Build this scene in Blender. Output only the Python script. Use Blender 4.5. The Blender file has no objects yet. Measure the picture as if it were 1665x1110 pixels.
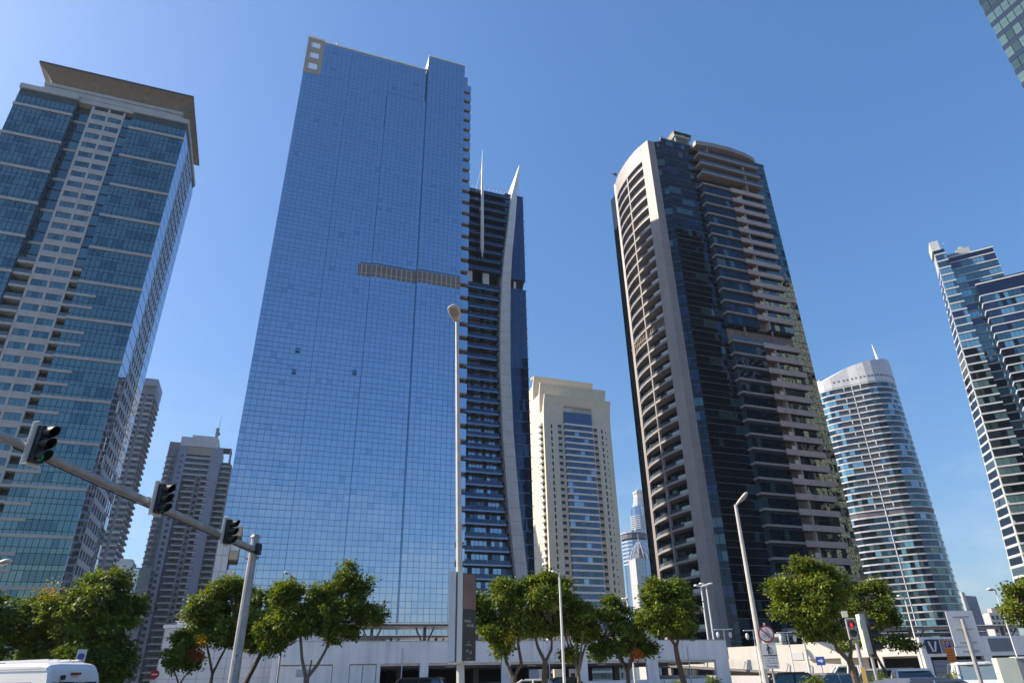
import bpy, math, random
import numpy as np
from mathutils import Matrix, Vector, Euler

random.seed(7)
scene = bpy.context.scene
R_ = math.radians

# ------------------------------------------------------------------ camera
CAM_H = 1.5
FPX = 1076.0                         # focal length in pixels of a 1665 px wide picture
AX = Vector((0.99979624, 0.0091861, -0.01797461))      # camera right
AY = -Vector((-0.02018591, 0.45498207, -0.89027178))   # camera up
AZ = -Vector((0.0, 0.89045322, 0.45507479))            # camera back
cam_data = bpy.data.cameras.new("camera")
cam_data.sensor_width = 36.0
cam_data.lens = FPX / 1665.0 * 36.0
cam_data.clip_start = 0.1
cam_data.clip_end = 20000.0
cam = bpy.data.objects.new("camera", cam_data)
scene.collection.objects.link(cam)
M = Matrix((AX, AY, AZ)).transposed().to_4x4()
M.translation = Vector((0, 0, CAM_H))
cam.matrix_world = M
scene.camera = cam

# ------------------------------------------------------------------ sky and sun
SUN_ELEV = R_(36.0)
SUN_LEFT = R_(82.0)                  # angle of the sun to the left of the street's forward direction
world = bpy.data.worlds.new("World")
scene.world = world
world.use_nodes = True
wn, wl = world.node_tree.nodes, world.node_tree.links
wn.clear()
w_out = wn.new("ShaderNodeOutputWorld")
w_bg = wn.new("ShaderNodeBackground")
sky = wn.new("ShaderNodeTexSky")
sky.sky_type = 'NISHITA'
sky.sun_disc = False
sky.sun_elevation = SUN_ELEV
sky.sun_rotation = -SUN_LEFT
sky.altitude = 0.0
sky.air_density = 1.3
sky.dust_density = 1.5
sky.ozone_density = 10.0
w_bg.inputs['Strength'].default_value = 0.15
# thin clouds low over the horizon
tc = wn.new("ShaderNodeTexCoord")
sep = wn.new("ShaderNodeSeparateXYZ")
wl.new(tc.outputs['Generated'], sep.inputs[0])
mp = wn.new("ShaderNodeMapping")
mp.inputs['Scale'].default_value = (2.2, 2.2, 5.5)
wl.new(tc.outputs['Generated'], mp.inputs[0])
cn = wn.new("ShaderNodeTexNoise")
cn.inputs['Scale'].default_value = 2.6
cn.inputs['Detail'].default_value = 7.0
cn.inputs['Roughness'].default_value = 0.62
wl.new(mp.outputs[0], cn.inputs['Vector'])
cr = wn.new("ShaderNodeMapRange")
cr.inputs['From Min'].default_value = 0.47
cr.inputs['From Max'].default_value = 0.78
wl.new(cn.outputs['Fac'], cr.inputs['Value'])
el = wn.new("ShaderNodeMapRange")
el.inputs['From Min'].default_value = 0.05
el.inputs['From Max'].default_value = 0.40
el.inputs['To Min'].default_value = 0.42
el.inputs['To Max'].default_value = 0.0
wl.new(sep.outputs['Z'], el.inputs['Value'])
cm = wn.new("ShaderNodeMath"); cm.operation = 'MULTIPLY'
wl.new(cr.outputs[0], cm.inputs[0]); wl.new(el.outputs[0], cm.inputs[1])
mx = wn.new("ShaderNodeMix"); mx.data_type = 'RGBA'
wl.new(cm.outputs[0], mx.inputs[0])
soft = wn.new('ShaderNodeGamma')
soft.inputs['Gamma'].default_value = 0.70
wl.new(sky.outputs[0], soft.inputs['Color'])
hs = wn.new('ShaderNodeHueSaturation')
hs.inputs['Hue'].default_value = 0.506
hs.inputs['Saturation'].default_value = 1.22
wl.new(soft.outputs[0], hs.inputs['Color'])
wl.new(hs.outputs[0], mx.inputs[6])
mx.inputs[7].default_value = (3.7, 3.6, 3.6, 1)
wl.new(mx.outputs[2], w_bg.inputs['Color'])
wl.new(w_bg.outputs[0], w_out.inputs['Surface'])

sun_data = bpy.data.lights.new("sun", 'SUN')
sun_data.energy = 4.6
sun_data.angle = R_(0.53)
sun_data.color = (1.0, 0.88, 0.72)
sun = bpy.data.objects.new("sun", sun_data)
scene.collection.objects.link(sun)
SUN_DIR = Vector((-math.sin(SUN_LEFT) * math.cos(SUN_ELEV), math.cos(SUN_LEFT) * math.cos(SUN_ELEV), math.sin(SUN_ELEV)))
sun.rotation_euler = (-SUN_DIR).to_track_quat('-Z', 'Y').to_euler()
sun.location = (0, 0, 300)

scene.view_settings.view_transform = 'Standard'
scene.view_settings.look = 'None'
scene.view_settings.gamma = 1.0
scene.view_settings.use_curve_mapping = False
scene.view_settings.exposure = 0.93
scene.render.engine = 'CYCLES'
cy = scene.cycles
cy.max_bounces = 7
cy.diffuse_bounces = 3
cy.glossy_bounces = 5
cy.transmission_bounces = 3
cy.transparent_max_bounces = 6
cy.caustics_reflective = False
cy.caustics_refractive = False
cy.sample_clamp_indirect = 6.0
cy.use_denoising = True

# ------------------------------------------------------------------ materials
MATS = {}

def new_mat(name):
    m = bpy.data.materials.new(name)
    m.use_nodes = True
    MATS[name] = m
    b = m.node_tree.nodes['Principled BSDF']
    return m, b, m.node_tree.nodes, m.node_tree.links

def plain(name, col, rough=0.6, metal=0.0, var=0.12, scale=0.35, spec=0.5, bump=0.0, bscale=8.0, streak=0.0):
    """surface with blotchy colour variation, optional rain streaks and fine relief (world-space noise)"""
    m, b, n, l = new_mat(name)
    b.inputs['Roughness'].default_value = rough
    b.inputs['Metallic'].default_value = metal
    b.inputs['Specular IOR Level'].default_value = spec
    geo = n.new("ShaderNodeNewGeometry")
    t = n.new("ShaderNodeTexNoise")
    t.inputs['Scale'].default_value = scale
    t.inputs['Detail'].default_value = 6.0
    l.new(geo.outputs['Position'], t.inputs['Vector'])
    mr = n.new("ShaderNodeMapRange")
    mr.inputs['From Min'].default_value = 0.25
    mr.inputs['From Max'].default_value = 0.75
    mr.inputs['To Min'].default_value = 1.0 - var
    mr.inputs['To Max'].default_value = 1.0 + var * 0.6
    l.new(t.outputs['Fac'], mr.inputs['Value'])
    last = mr.outputs[0]
    if streak:
        mp = n.new("ShaderNodeMapping")
        mp.inputs['Scale'].default_value = (1.3, 1.3, 0.05)
        l.new(geo.outputs['Position'], mp.inputs[0])
        t2 = n.new("ShaderNodeTexNoise")
        t2.inputs['Scale'].default_value = 1.2
        t2.inputs['Detail'].default_value = 4.0
        l.new(mp.outputs[0], t2.inputs['Vector'])
        mr2 = n.new("ShaderNodeMapRange")
        mr2.inputs['From Min'].default_value = 0.45
        mr2.inputs['From Max'].default_value = 0.75
        mr2.inputs['To Min'].default_value = 1.0
        mr2.inputs['To Max'].default_value = 1.0 - streak
        l.new(t2.outputs['Fac'], mr2.inputs['Value'])
        mu = n.new("ShaderNodeMath"); mu.operation = 'MULTIPLY'
        l.new(last, mu.inputs[0]); l.new(mr2.outputs[0], mu.inputs[1])
        last = mu.outputs[0]
    vm = n.new("ShaderNodeVectorMath"); vm.operation = 'SCALE'
    vm.inputs[0].default_value = col[:3]
    l.new(last, vm.inputs['Scale'])
    l.new(vm.outputs[0], b.inputs['Base Color'])
    if bump:
        t3 = n.new("ShaderNodeTexNoise")
        t3.inputs['Scale'].default_value = bscale
        l.new(geo.outputs['Position'], t3.inputs['Vector'])
        bp = n.new("ShaderNodeBump")
        bp.inputs['Strength'].default_value = bump
        bp.inputs['Distance'].default_value = 0.02
        l.new(t3.outputs['Fac'], bp.inputs['Height'])
        l.new(bp.outputs[0], b.inputs['Normal'])
    return m

def glass(name, col, rough=0.02, metal=1.0, wave=0.0, wscale=0.5, ior=1.6, var=0.06, vscale=0.08):
    """facade glass: a tinted, slightly wavy reflecting pane"""
    m, b, n, l = new_mat(name)
    b.inputs['Metallic'].default_value = metal
    b.inputs['Roughness'].default_value = rough
    b.inputs['IOR'].default_value = ior
    geo = n.new("ShaderNodeNewGeometry")
    t = n.new("ShaderNodeTexNoise")
    t.inputs['Scale'].default_value = vscale
    t.inputs['Detail'].default_value = 3.0
    l.new(geo.outputs['Position'], t.inputs['Vector'])
    mr = n.new("ShaderNodeMapRange")
    mr.inputs['To Min'].default_value = 1.0 - var
    mr.inputs['To Max'].default_value = 1.0 + var
    l.new(t.outputs['Fac'], mr.inputs['Value'])
    vm = n.new("ShaderNodeVectorMath"); vm.operation = 'SCALE'
    vm.inputs[0].default_value = col[:3]
    l.new(mr.outputs[0], vm.inputs['Scale'])
    l.new(vm.outputs[0], b.inputs['Base Color'])
    if wave:
        t2 = n.new("ShaderNodeTexNoise")
        t2.inputs['Scale'].default_value = wscale
        t2.inputs['Detail'].default_value = 2.0
        l.new(geo.outputs['Position'], t2.inputs['Vector'])
        bp = n.new("ShaderNodeBump")
        bp.inputs['Strength'].default_value = 1.0
        bp.inputs['Distance'].default_value = wave
        l.new(t2.outputs['Fac'], bp.inputs['Height'])
        l.new(bp.outputs[0], b.inputs['Normal'])
    return m

def emit(name, col, strength):
    m, b, n, l = new_mat(name)
    b.inputs['Base Color'].default_value = (*col, 1)
    b.inputs['Emission Color'].default_value = (*col, 1)
    b.inputs['Emission Strength'].default_value = strength
    return m

plain('cream_stone', (0.41, 0.415, 0.415), 0.75, streak=0.12)
plain('bronze_crown', (0.17, 0.14, 0.10), 0.55, var=0.2, scale=0.8, streak=0.2)
plain('dark_crown_edge', (0.06, 0.05, 0.045), 0.5)
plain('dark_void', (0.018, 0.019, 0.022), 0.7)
plain('joint_blue', (0.20, 0.25, 0.34), 0.2, metal=1.0)
plain('joint_teal', (0.03, 0.05, 0.06), 0.5)
plain('white_metal', (0.80, 0.79, 0.77), 0.45, streak=0.1)
plain('white_slab', (0.70, 0.69, 0.66), 0.6, streak=0.1)
plain('grey_slab', (0.40, 0.42, 0.44), 0.55)
plain('light_grey_panel', (0.55, 0.56, 0.58), 0.55, streak=0.1)
plain('far_haze_pale', (0.40, 0.44, 0.52), 0.6)  # bluish grey: the haze over the far towers is mixed into this colour
plain('cool_grey', (0.20, 0.215, 0.26), 0.7, streak=0.1)
plain('grey_paint', (0.25, 0.285, 0.375), 0.7, streak=0.1)
plain('mid_grey', (0.19, 0.20, 0.235), 0.7)
plain('dark_grey', (0.10, 0.10, 0.115), 0.7)
plain('taupe_stone', (0.235, 0.185, 0.165), 0.6, streak=0.12)
plain('taupe_light', (0.295, 0.265, 0.262), 0.55, streak=0.1)
plain('pink_stone', (0.46, 0.375, 0.345), 0.55, streak=0.1, var=0.15)
plain('sand_plaster', (0.64, 0.57, 0.44), 0.8, var=0.08, streak=0.1)
plain('sand_dark', (0.42, 0.35, 0.25), 0.8)
plain('beige_soffit', (0.36, 0.31, 0.25), 0.7)
plain('louver_grey', (0.16, 0.15, 0.14), 0.6)
plain('side_panel', (0.30, 0.36, 0.46), 0.4)
plain('louver_frame', (0.40, 0.37, 0.31), 0.6)
plain('navy_panel', (0.02, 0.03, 0.065), 0.35)
glass('mirror_blue', (0.46, 0.505, 0.60), 0.015, 1.0, wave=0.0012, wscale=0.25, var=0.04)
glass('mirror_blue_b', (0.445, 0.49, 0.585), 0.02, 1.0, wave=0.0012, wscale=0.25, var=0.04)
glass('mirror_blue_c', (0.385, 0.43, 0.525), 0.03, 1.0, wave=0.002, wscale=0.3, var=0.05)
glass('mirror_blue_dark', (0.22, 0.30, 0.40), 0.04, 1.0)
glass('glass_teal', (0.165, 0.235, 0.235), 0.03, 1.0, wave=0.004, wscale=0.4, var=0.12)
glass('glass_teal_dark', (0.095, 0.16, 0.18), 0.03, 1.0, wave=0.004, wscale=0.4, var=0.12)
glass('glass_side_blue', (0.42, 0.50, 0.60), 0.03, 1.0, wave=0.006, wscale=0.5)
glass('glass_navy', (0.045, 0.062, 0.10), 0.02, 0.9, wave=0.006, wscale=0.35)
glass('glass_navy_b', (0.075, 0.10, 0.15), 0.02, 0.9, wave=0.006, wscale=0.35)
glass('glass_black', (0.030, 0.040, 0.052), 0.015, 0.85, wave=0.006, wscale=0.35)
glass('glass_black_wavy', (0.13, 0.17, 0.17), 0.015, 1.0, wave=0.05, wscale=0.55)
glass('glass_curtain', (0.09, 0.13, 0.14), 0.06, 0.6)
glass('glass_green', (0.10, 0.17, 0.16), 0.04, 0.8, wave=0.004)
glass('glass_steel', (0.24, 0.32, 0.40), 0.03, 1.0, wave=0.01)
glass('glass_steel_dark', (0.06, 0.085, 0.10), 0.03, 0.9, wave=0.02)
glass('glass_aqua', (0.26, 0.46, 0.50), 0.06, 0.8, wave=0.01)
glass('balustrade', (0.10, 0.125, 0.14), 0.04, 0.5, wave=0.004)
plain('asphalt', (0.05, 0.05, 0.052), 0.9, bump=0.4, bscale=40)
plain('sand_ground', (0.25, 0.235, 0.215), 0.95, bump=0.3, scale=0.05)
plain('paving', (0.34, 0.30, 0.26), 0.85, scale=0.8, bump=0.2)
plain('kerb_stone', (0.42, 0.41, 0.39), 0.8)
plain('road_paint', (0.75, 0.75, 0.72), 0.6)
plain('garage_white', (0.80, 0.77, 0.75), 0.75, var=0.10, scale=0.6, streak=0.2)
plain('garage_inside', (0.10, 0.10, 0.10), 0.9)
plain('ramp_white', (0.72, 0.68, 0.60), 0.8, var=0.07, streak=0.08)
plain('steel_dark', (0.05, 0.052, 0.06), 0.45)
plain('galvanised', (0.37, 0.37, 0.365), 0.55, metal=0.25, var=0.28, scale=3.0, streak=0.2, bump=0.15, bscale=30)
plain('pole_cream', (0.53, 0.51, 0.46), 0.5, var=0.22, scale=2.5, streak=0.15, bump=0.1, bscale=30)
plain('pole_white', (0.68, 0.67, 0.64), 0.45)
plain('black_plastic', (0.008, 0.008, 0.009), 0.5, bump=0.05)
glass('glass_green_pane', (0.13, 0.20, 0.185), 0.04, 0.97, wave=0.004)
glass('glass_green_dark', (0.06, 0.10, 0.10), 0.04, 0.97, wave=0.004)
plain('signal_white', (0.62, 0.61, 0.57), 0.5)
plain('lamp_lens', (0.30, 0.28, 0.24), 0.2)
plain('lens_off', (0.02, 0.02, 0.02), 0.15)
emit('lens_green', (0.0, 0.16, 0.10), 0.18)
emit('lens_red', (0.75, 0.03, 0.05), 0.45)
plain('sign_white', (0.62, 0.62, 0.62), 0.45, var=0.04)
plain('sign_red', (0.35, 0.02, 0.035), 0.45, var=0.04)
plain('sign_blue', (0.02, 0.08, 0.36), 0.45, var=0.04)
plain('sign_navy', (0.012, 0.017, 0.06), 0.45, var=0.04)
glass('windscreen_pale', (0.30, 0.38, 0.38), 0.08, 0.6)
plain('sign_orange', (0.90, 0.24, 0.03), 0.45, var=0.04)
plain('sign_grey', (0.70, 0.70, 0.69), 0.5)
plain('sign_black', (0.01, 0.01, 0.01), 0.5)
plain('poster_dark', (0.028, 0.027, 0.026), 0.25, var=0.3, scale=1.2)
plain('poster_rose', (0.20, 0.115, 0.09), 0.25, var=0.35, scale=1.4)
plain('poster_text', (0.28, 0.27, 0.25), 0.4)
plain('bark', (0.12, 0.085, 0.06), 0.9, var=0.35, scale=6.0, bump=0.6, bscale=25)
plain('bark_pale', (0.22, 0.155, 0.11), 0.9, var=0.35, scale=6.0, bump=0.6, bscale=25)
plain('car_white', (0.70, 0.70, 0.69), 0.25, var=0.03)
plain('car_dark', (0.02, 0.021, 0.024), 0.2, var=0.03)
plain('car_silver', (0.30, 0.32, 0.36), 0.25, metal=0.6, var=0.03)
plain('car_grey_blue', (0.16, 0.19, 0.26), 0.2, metal=0.4, var=0.03)
glass('car_glass', (0.09, 0.12, 0.13), 0.02, 0.7)
plain('rubber', (0.015, 0.015, 0.015), 0.85)
plain('rim_metal', (0.4, 0.4, 0.41), 0.3, metal=0.9)
plain('brake_red', (0.22, 0.01, 0.015), 0.3)
plain('head_lamp', (0.45, 0.46, 0.47), 0.15)
plain('cabinet_pale', (0.50, 0.54, 0.47), 0.6, var=0.1, scale=2)
plain('cabinet_grey', (0.16, 0.17, 0.19), 0.6)
plain('cabinet_yellow', (0.52, 0.36, 0.10), 0.6)

def leaf(name, col, tr):
    m, b, n, l = new_mat(name)
    geo = n.new("ShaderNodeNewGeometry")
    t = n.new("ShaderNodeTexNoise")
    t.inputs['Scale'].default_value = 1.6
    t.inputs['Detail'].default_value = 5.0
    l.new(geo.outputs['Position'], t.inputs['Vector'])
    ramp = n.new("ShaderNodeValToRGB")
    ramp.color_ramp.elements[0].position = 0.3
    ramp.color_ramp.elements[0].color = (col[0] * 0.55, col[1] * 0.62, col[2] * 0.6, 1)
    ramp.color_ramp.elements[1].position = 0.72
    ramp.color_ramp.elements[1].color = (col[0] * 1.35, col[1] * 1.3, col[2] * 1.0, 1)
    l.new(t.outputs['Fac'], ramp.inputs[0])
    l.new(ramp.outputs[0], b.inputs['Base Color'])
    b.inputs['Roughness'].default_value = 0.5
    b.inputs['Specular IOR Level'].default_value = 0.18
    tl = n.new("ShaderNodeBsdfTranslucent")
    tint = n.new("ShaderNodeMix"); tint.data_type = 'RGBA'; tint.blend_type = 'MULTIPLY'
    tint.inputs[0].default_value = 1.0
    l.new(ramp.outputs[0], tint.inputs[6])
    tint.inputs[7].default_value = (1.5, 1.5, 0.5, 1)
    l.new(tint.outputs[2], tl.inputs['Color'])
    ms = n.new("ShaderNodeMixShader")
    ms.inputs[0].default_value = tr
    out = n['Material Output']
    l.new(b.outputs[0], ms.inputs[1]); l.new(tl.outputs[0], ms.inputs[2])
    l.new(ms.outputs[0], out.inputs['Surface'])
    return m

leaf('leaf_green', (0.17, 0.21, 0.03), 0.32)
leaf('leaf_deep', (0.08, 0.125, 0.022), 0.28)
leaf('leaf_yellow', (0.17, 0.16, 0.02), 0.3)
leaf('leaf_flower', (0.45, 0.30, 0.02), 0.3)
leaf('leaf_rust', (0.35, 0.10, 0.03), 0.3)

# ------------------------------------------------------------------ mesh building
class MB:
    """collects shapes into one mesh"""
    def __init__(self):
        self.v, self.f, self.m = [], [], []
        self.mats = []
    def mi(self, mat):
        if mat not in self.mats:
            self.mats.append(mat)
        return self.mats.index(mat)
    def add(self, verts, faces, mat):
        o = len(self.v); k = self.mi(mat)
        self.v.extend([tuple(p) for p in verts])
        for f in faces:
            self.f.append(tuple(i + o for i in f)); self.m.append(k)
    def box(self, x0, x1, y0, y1, z0, z1, mat, M4=None):
        vs = [(x0, y0, z0), (x1, y0, z0), (x1, y1, z0), (x0, y1, z0), (x0, y0, z1), (x1, y0, z1), (x1, y1, z1), (x0, y1, z1)]
        if M4 is not None:
            vs = [tuple(M4 @ Vector(p)) for p in vs]
        self.add(vs, [(0, 3, 2, 1), (4, 5, 6, 7), (0, 1, 5, 4), (1, 2, 6, 5), (2, 3, 7, 6), (3, 0, 4, 7)], mat)
    def prism(self, poly, z0, z1, mat, top=None):
        """vertical prism; z1 may be a list of heights"""
        n = len(poly)
        zt = z1 if isinstance(z1, (list, tuple)) else [z1] * n
        zb = z0 if isinstance(z0, (list, tuple)) else [z0] * n
        vs = [(p[0], p[1], zb[i]) for i, p in enumerate(poly)] + [(p[0], p[1], zt[i]) for i, p in enumerate(poly)]
        fs = [(i, (i + 1) % n, n + (i + 1) % n, n + i) for i in range(n)]
        fs.append(tuple(range(n - 1, -1, -1))); fs.append(tuple(range(n, 2 * n)))
        self.add(vs, fs, mat)
    def extrude_x(self, prof, x0, x1, mat):
        """profile in (y, z) swept along x"""
        n = len(prof)
        vs = [(x0, p[0], p[1]) for p in prof] + [(x1, p[0], p[1]) for p in prof]
        fs = [(i, (i + 1) % n, n + (i + 1) % n, n + i) for i in range(n)]
        fs.append(tuple(range(n - 1, -1, -1))); fs.append(tuple(range(n, 2 * n)))
        self.add(vs, fs, mat)
    def extrude_y(self, prof, y0, y1, mat):
        n = len(prof)
        vs = [(p[0], y0, p[1]) for p in prof] + [(p[0], y1, p[1]) for p in prof]
        fs = [(i, (i + 1) % n, n + (i + 1) % n, n + i) for i in range(n)]
        fs.append(tuple(range(n - 1, -1, -1))); fs.append(tuple(range(n, 2 * n)))
        self.add(vs, fs, mat)
    def tube(self, path, radii, mat, seg=8, cap=True, sq=1.0):
        path = [Vector(p) for p in path]
        if not isinstance(radii, (list, tuple)):
            radii = [radii] * len(path)
        vs, fs = [], []
        up = None
        for i, p in enumerate(path):
            a = path[max(0, i - 1)]; b = path[min(len(path) - 1, i + 1)]
            d = (b - a).normalized()
            if up is None:
                up = Vector((0, 0, 1)) if abs(d.z) < 0.9 else Vector((1, 0, 0))
            e1 = (up - d * up.dot(d)).normalized(); e2 = d.cross(e1); up = e1
            for k in range(seg):
                t = 2 * math.pi * k / seg
                vs.append(p + (e1 * math.cos(t) + e2 * math.sin(t) * sq) * radii[i])
        for i in range(len(path) - 1):
            for k in range(seg):
                fs.append((i * seg + k, i * seg + (k + 1) % seg, (i + 1) * seg + (k + 1) % seg, (i + 1) * seg + k))
        if cap:
            fs.append(tuple(range(seg - 1, -1, -1)))
            fs.append(tuple(range((len(path) - 1) * seg, len(path) * seg)))
        self.add(vs, fs, mat)
    def mesh(self, name, smooth=False):
        me = bpy.data.meshes.new(name)
        me.from_pydata(self.v, [], self.f)
        for k in self.mats:
            me.materials.append(MATS[k])
        if len(self.mats) > 1:
            me.polygons.foreach_set('material_index', self.m)
        if smooth:
            me.polygons.foreach_set('use_smooth', [True] * len(me.polygons))
        me.update()
        return me
    def build(self, name, parent=None, smooth=False, kind=None):
        o = bpy.data.objects.new(name, self.mesh(name, smooth))
        scene.collection.objects.link(o)
        if parent is not None:
            o.parent = parent
        if kind:
            o['kind'] = kind
        return o

def thing(name, label, cat, loc=(0, 0, 0), rz=0.0, group=None):
    o = bpy.data.objects.new(name, None)
    o.empty_display_size = 0.5
    scene.collection.objects.link(o)
    o.location = loc
    o.rotation_euler = (0, 0, rz)
    o['label'] = label
    o['category'] = cat
    if group:
        o['group'] = group
    return o

def structure(mb, name):
    o = mb.build(name)
    o['kind'] = 'structure'
    return o

def one(name, parent, mat, *boxes, **kw):
    mb = MB()
    for b in boxes:
        mb.box(*b, mat)
    return mb.build(name, parent, **kw)

# pieces: many alike boxes of one thing; the ones that show largest become parts of their own, the rest one part
PIECES = {}
CAMV = Vector((0, 0, CAM_H))

def pc(t, name, x0, x1, y0, y1, z0, z1, mat, rz=0.0, tilt=0.0, c=None):
    """box piece of thing t, in its local metres; rz turns it about its own centre"""
    cx, cy_, cz = (x0 + x1) / 2, (y0 + y1) / 2, (z0 + z1) / 2
    if c is not None:
        cx, cy_, cz = c
    PIECES.setdefault((t, name), []).append(((cx, cy_, cz), (round(abs(x1 - x0), 2), round(abs(y1 - y0), 2), round(abs(z1 - z0), 2)), rz, tilt, mat))

BOXMESH = {}
def box_mesh(size, mat):
    key = (size, mat)
    if key not in BOXMESH:
        mb = MB(); w, d, h = size
        mb.box(-w / 2, w / 2, -d / 2, d / 2, -h / 2, h / 2, mat)
        BOXMESH[key] = mb.mesh('piece_' + mat)
    return BOXMESH[key]

def px(p):
    """pixel of a world point in a 1665 px wide picture, used only to judge how large a piece shows"""
    d = p - CAMV
    z = -d.dot(AZ)
    if z < 0.5:
        return None
    return (832.5 + FPX * d.dot(AX) / z, 555 - FPX * d.dot(AY) / z)

def flush_pieces(most=300, least=10.0):
    rnd = random.Random(3)
    for (t, name), lst in PIECES.items():
        mw = Matrix.Translation(t.location) @ t.rotation_euler.to_matrix().to_4x4()
        sized = []
        for i, (c, s, rz, tilt, mat) in enumerate(lst):
            cr_, sr_ = math.cos(rz), math.sin(rz)
            ends = []
            for ax in ((cr_ * s[0] / 2, sr_ * s[0] / 2, 0), (-sr_ * s[1] / 2, cr_ * s[1] / 2, 0), (0, 0, s[2] / 2)):
                a = px(mw @ Vector((c[0] - ax[0], c[1] - ax[1], c[2] - ax[2])))
                b = px(mw @ Vector((c[0] + ax[0], c[1] + ax[1], c[2] + ax[2])))
                ends.append(0 if a is None or b is None else math.hypot(a[0] - b[0], a[1] - b[1]))
            q = px(mw @ Vector(c))
            inside = q is not None and -40 < q[0] < 1705 and -30 < q[1] < 1140
            e = sorted(ends)
            ok = inside and e[2] >= least and e[1] >= 1.2
            sized.append((-(e[2] * e[1]) if ok else 1.0, i))
        sized.sort()
        rest = MB()
        n = 0
        for score, i in sized:
            c, s, rz, tilt, mat = lst[i]
            ta = rnd.gauss(0, tilt) if tilt else 0.0
            tb = rnd.gauss(0, tilt) if tilt else 0.0
            if score < 0 and n < most:
                o = bpy.data.objects.new(name, box_mesh(s, mat))
                scene.collection.objects.link(o)
                o.parent = t
                o.location = c
                o.rotation_euler = (ta, 0, rz + tb)
                n += 1
            else:
                w, d, h = s
                M4 = Matrix.Translation(c) @ Euler((ta, 0, rz + tb)).to_matrix().to_4x4()
                rest.box(-w / 2, w / 2, -d / 2, d / 2, -h / 2, h / 2, mat, M4)
        if rest.v:
            rest.build(name + 's', t, kind='stuff')
    PIECES.clear()

GRID = R_(20.3)                      # the towers stand on a street grid turned by this angle
# ------------------------------------------------------------------ the setting
mb = MB(); mb.box(-6000, 6000, -3000, 9000, -0.6, -0.004, 'sand_ground'); structure(mb, 'ground')
mb = MB(); mb.box(-220, 260, -14, 9.0, -0.1, 0.0, 'asphalt'); structure(mb, 'road')
mb = MB(); mb.box(-18.5, -2.6, 12.0, 60.0, -0.1, 0.0, 'asphalt'); mb.box(14.0, 120.0, 36.0, 66.0, -0.1, 0.0, 'asphalt'); structure(mb, 'parking_road')
mb = MB()
for i in range(26):
    mb.box(-160 + i * 12.0, -156.5 + i * 12.0, 1.9, 2.05, 0.0, 0.004, 'road_paint')
structure(mb, 'lane_markings')
mb = MB()
mb.box(-160, -18.5, 9.0, 12.0, -0.1, 0.13, 'paving'); mb.box(-2.6, 160, 9.0, 36.0, -0.1, 0.13, 'paving'); mb.box(-2.6, 14.0, 36.001, 60.0, -0.1, 0.13, 'paving')
structure(mb, 'pavement')
mb = MB()
mb.box(-160, -18.5, 8.8, 9.0, -0.1, 0.14, 'kerb_stone'); mb.box(-2.6, 160, 8.8, 9.0, -0.1, 0.14, 'kerb_stone')
structure(mb, 'kerb')

# ------------------------------------------------------------------ helpers for facades
def pane_mat(r, table):
    """pick a pane material: table = [(share, material), ...]"""
    a = 0.0
    for s, m_ in table:
        a += s
        if r < a:
            return m_
    return table[-1][1]

rnd = random.Random(11)
# ================================================================== left tower: cream stone and teal glass, flared crown
A = thing('office_tower', 'teal glass and cream stone tower with a flared bronze crown at the left', 'tower', (-99.83, 152.14, 0), GRID)
FA = 3.623
one('core_wall', A, 'joint_teal', (-44.6, -30.0, 0.25, 31.2, 0, 157.6), (-29.9, -15.1, 2.9, 31.1, 0, 157.5), (-15.0, -0.25, 0.25, 31.2, 0, 157.6))
teal = [(0.62, 'glass_teal'), (0.38, 'glass_teal_dark')]
floors = [151.4 - FA * k for k in range(-1, 41)]          # z of each floor line, counted down
for wing, (xa, xb, nc) in enumerate(((-44.6, -30.0, 12), (-15.0, -0.05, 12))):
    w = (xb - xa) / nc
    for k, z in enumerate(floors):
        big = [rnd.random() < 0.35 for _ in range(4)]
        for c in range(nc):
            m1 = 'glass_teal_dark' if big[c // 3] and rnd.random() < 0.85 else 'glass_teal'
            pc(A, 'window_pane', xa + c * w + 0.06, xa + (c + 1) * w - 0.06, 0.0, 0.2, z - 2.32, z - 0.06, m1, tilt=0.002)
            pc(A, 'spandrel_pane', xa + c * w + 0.06, xa + (c + 1) * w - 0.06, 0.02, 0.2, z - 3.56, z - 2.44, 'glass_teal', tilt=0.002)
    for k in range(14):
        z = 151.4 - 3 * FA * k
        pc(A, 'stone_band', xa - 0.12, xb + 0.12, -0.28, 0.3, z - 0.38, z + 0.38, 'cream_stone')
        if wing == 1 and z < 100:
            for dz in (3.95, 7.45):
                pc(A, 'short_band', xa - 0.1, xa + 5.0, -0.24, 0.3, z - dz - 0.36, z - dz + 0.36, 'cream_stone')
# side walls of the left wing's return and the glazed recesses
for k, z in enumerate(floors):
    low = z < 101
    for xa, xb, yr in ((-29.8, -26.0, 2.6), (-17.1, -15.15, 0.75)):
        if not low:
            pc(A, 'recess_pane', xa + 0.05, xb - 0.05, yr, yr + 0.2, z - 3.4, z - 0.2, 'glass_teal_dark' if rnd.random() < .6 else 'glass_teal', tilt=0.002)
        else:
            pc(A, 'balcony_slab', xa, xb, 0.35, 2.9, z - 0.3, z + 0.35, 'cream_stone')
            pc(A, 'balcony_rail', xa, xb, 0.4, 0.48, z + 0.36, z + 1.35, 'balustrade')
    pc(A, 'return_pane', -29.98, -29.86, 0.35, 1.45, z - 3.5, z - 0.1, 'glass_teal_dark', tilt=0.002)
    pc(A, 'return_pane', -29.98, -29.86, 1.55, 2.65, z - 3.5, z - 0.1, 'glass_teal_dark', tilt=0.002)
    if k % 3 == 1:
        pc(A, 'recess_band', -29.9, -25.9, 2.4, 2.7, z - 0.4, z + 0.4, 'cream_stone')
        pc(A, 'recess_band', -17.15, -15.1, 2.4, 2.7, z - 0.4, z + 0.4, 'cream_stone')
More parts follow.
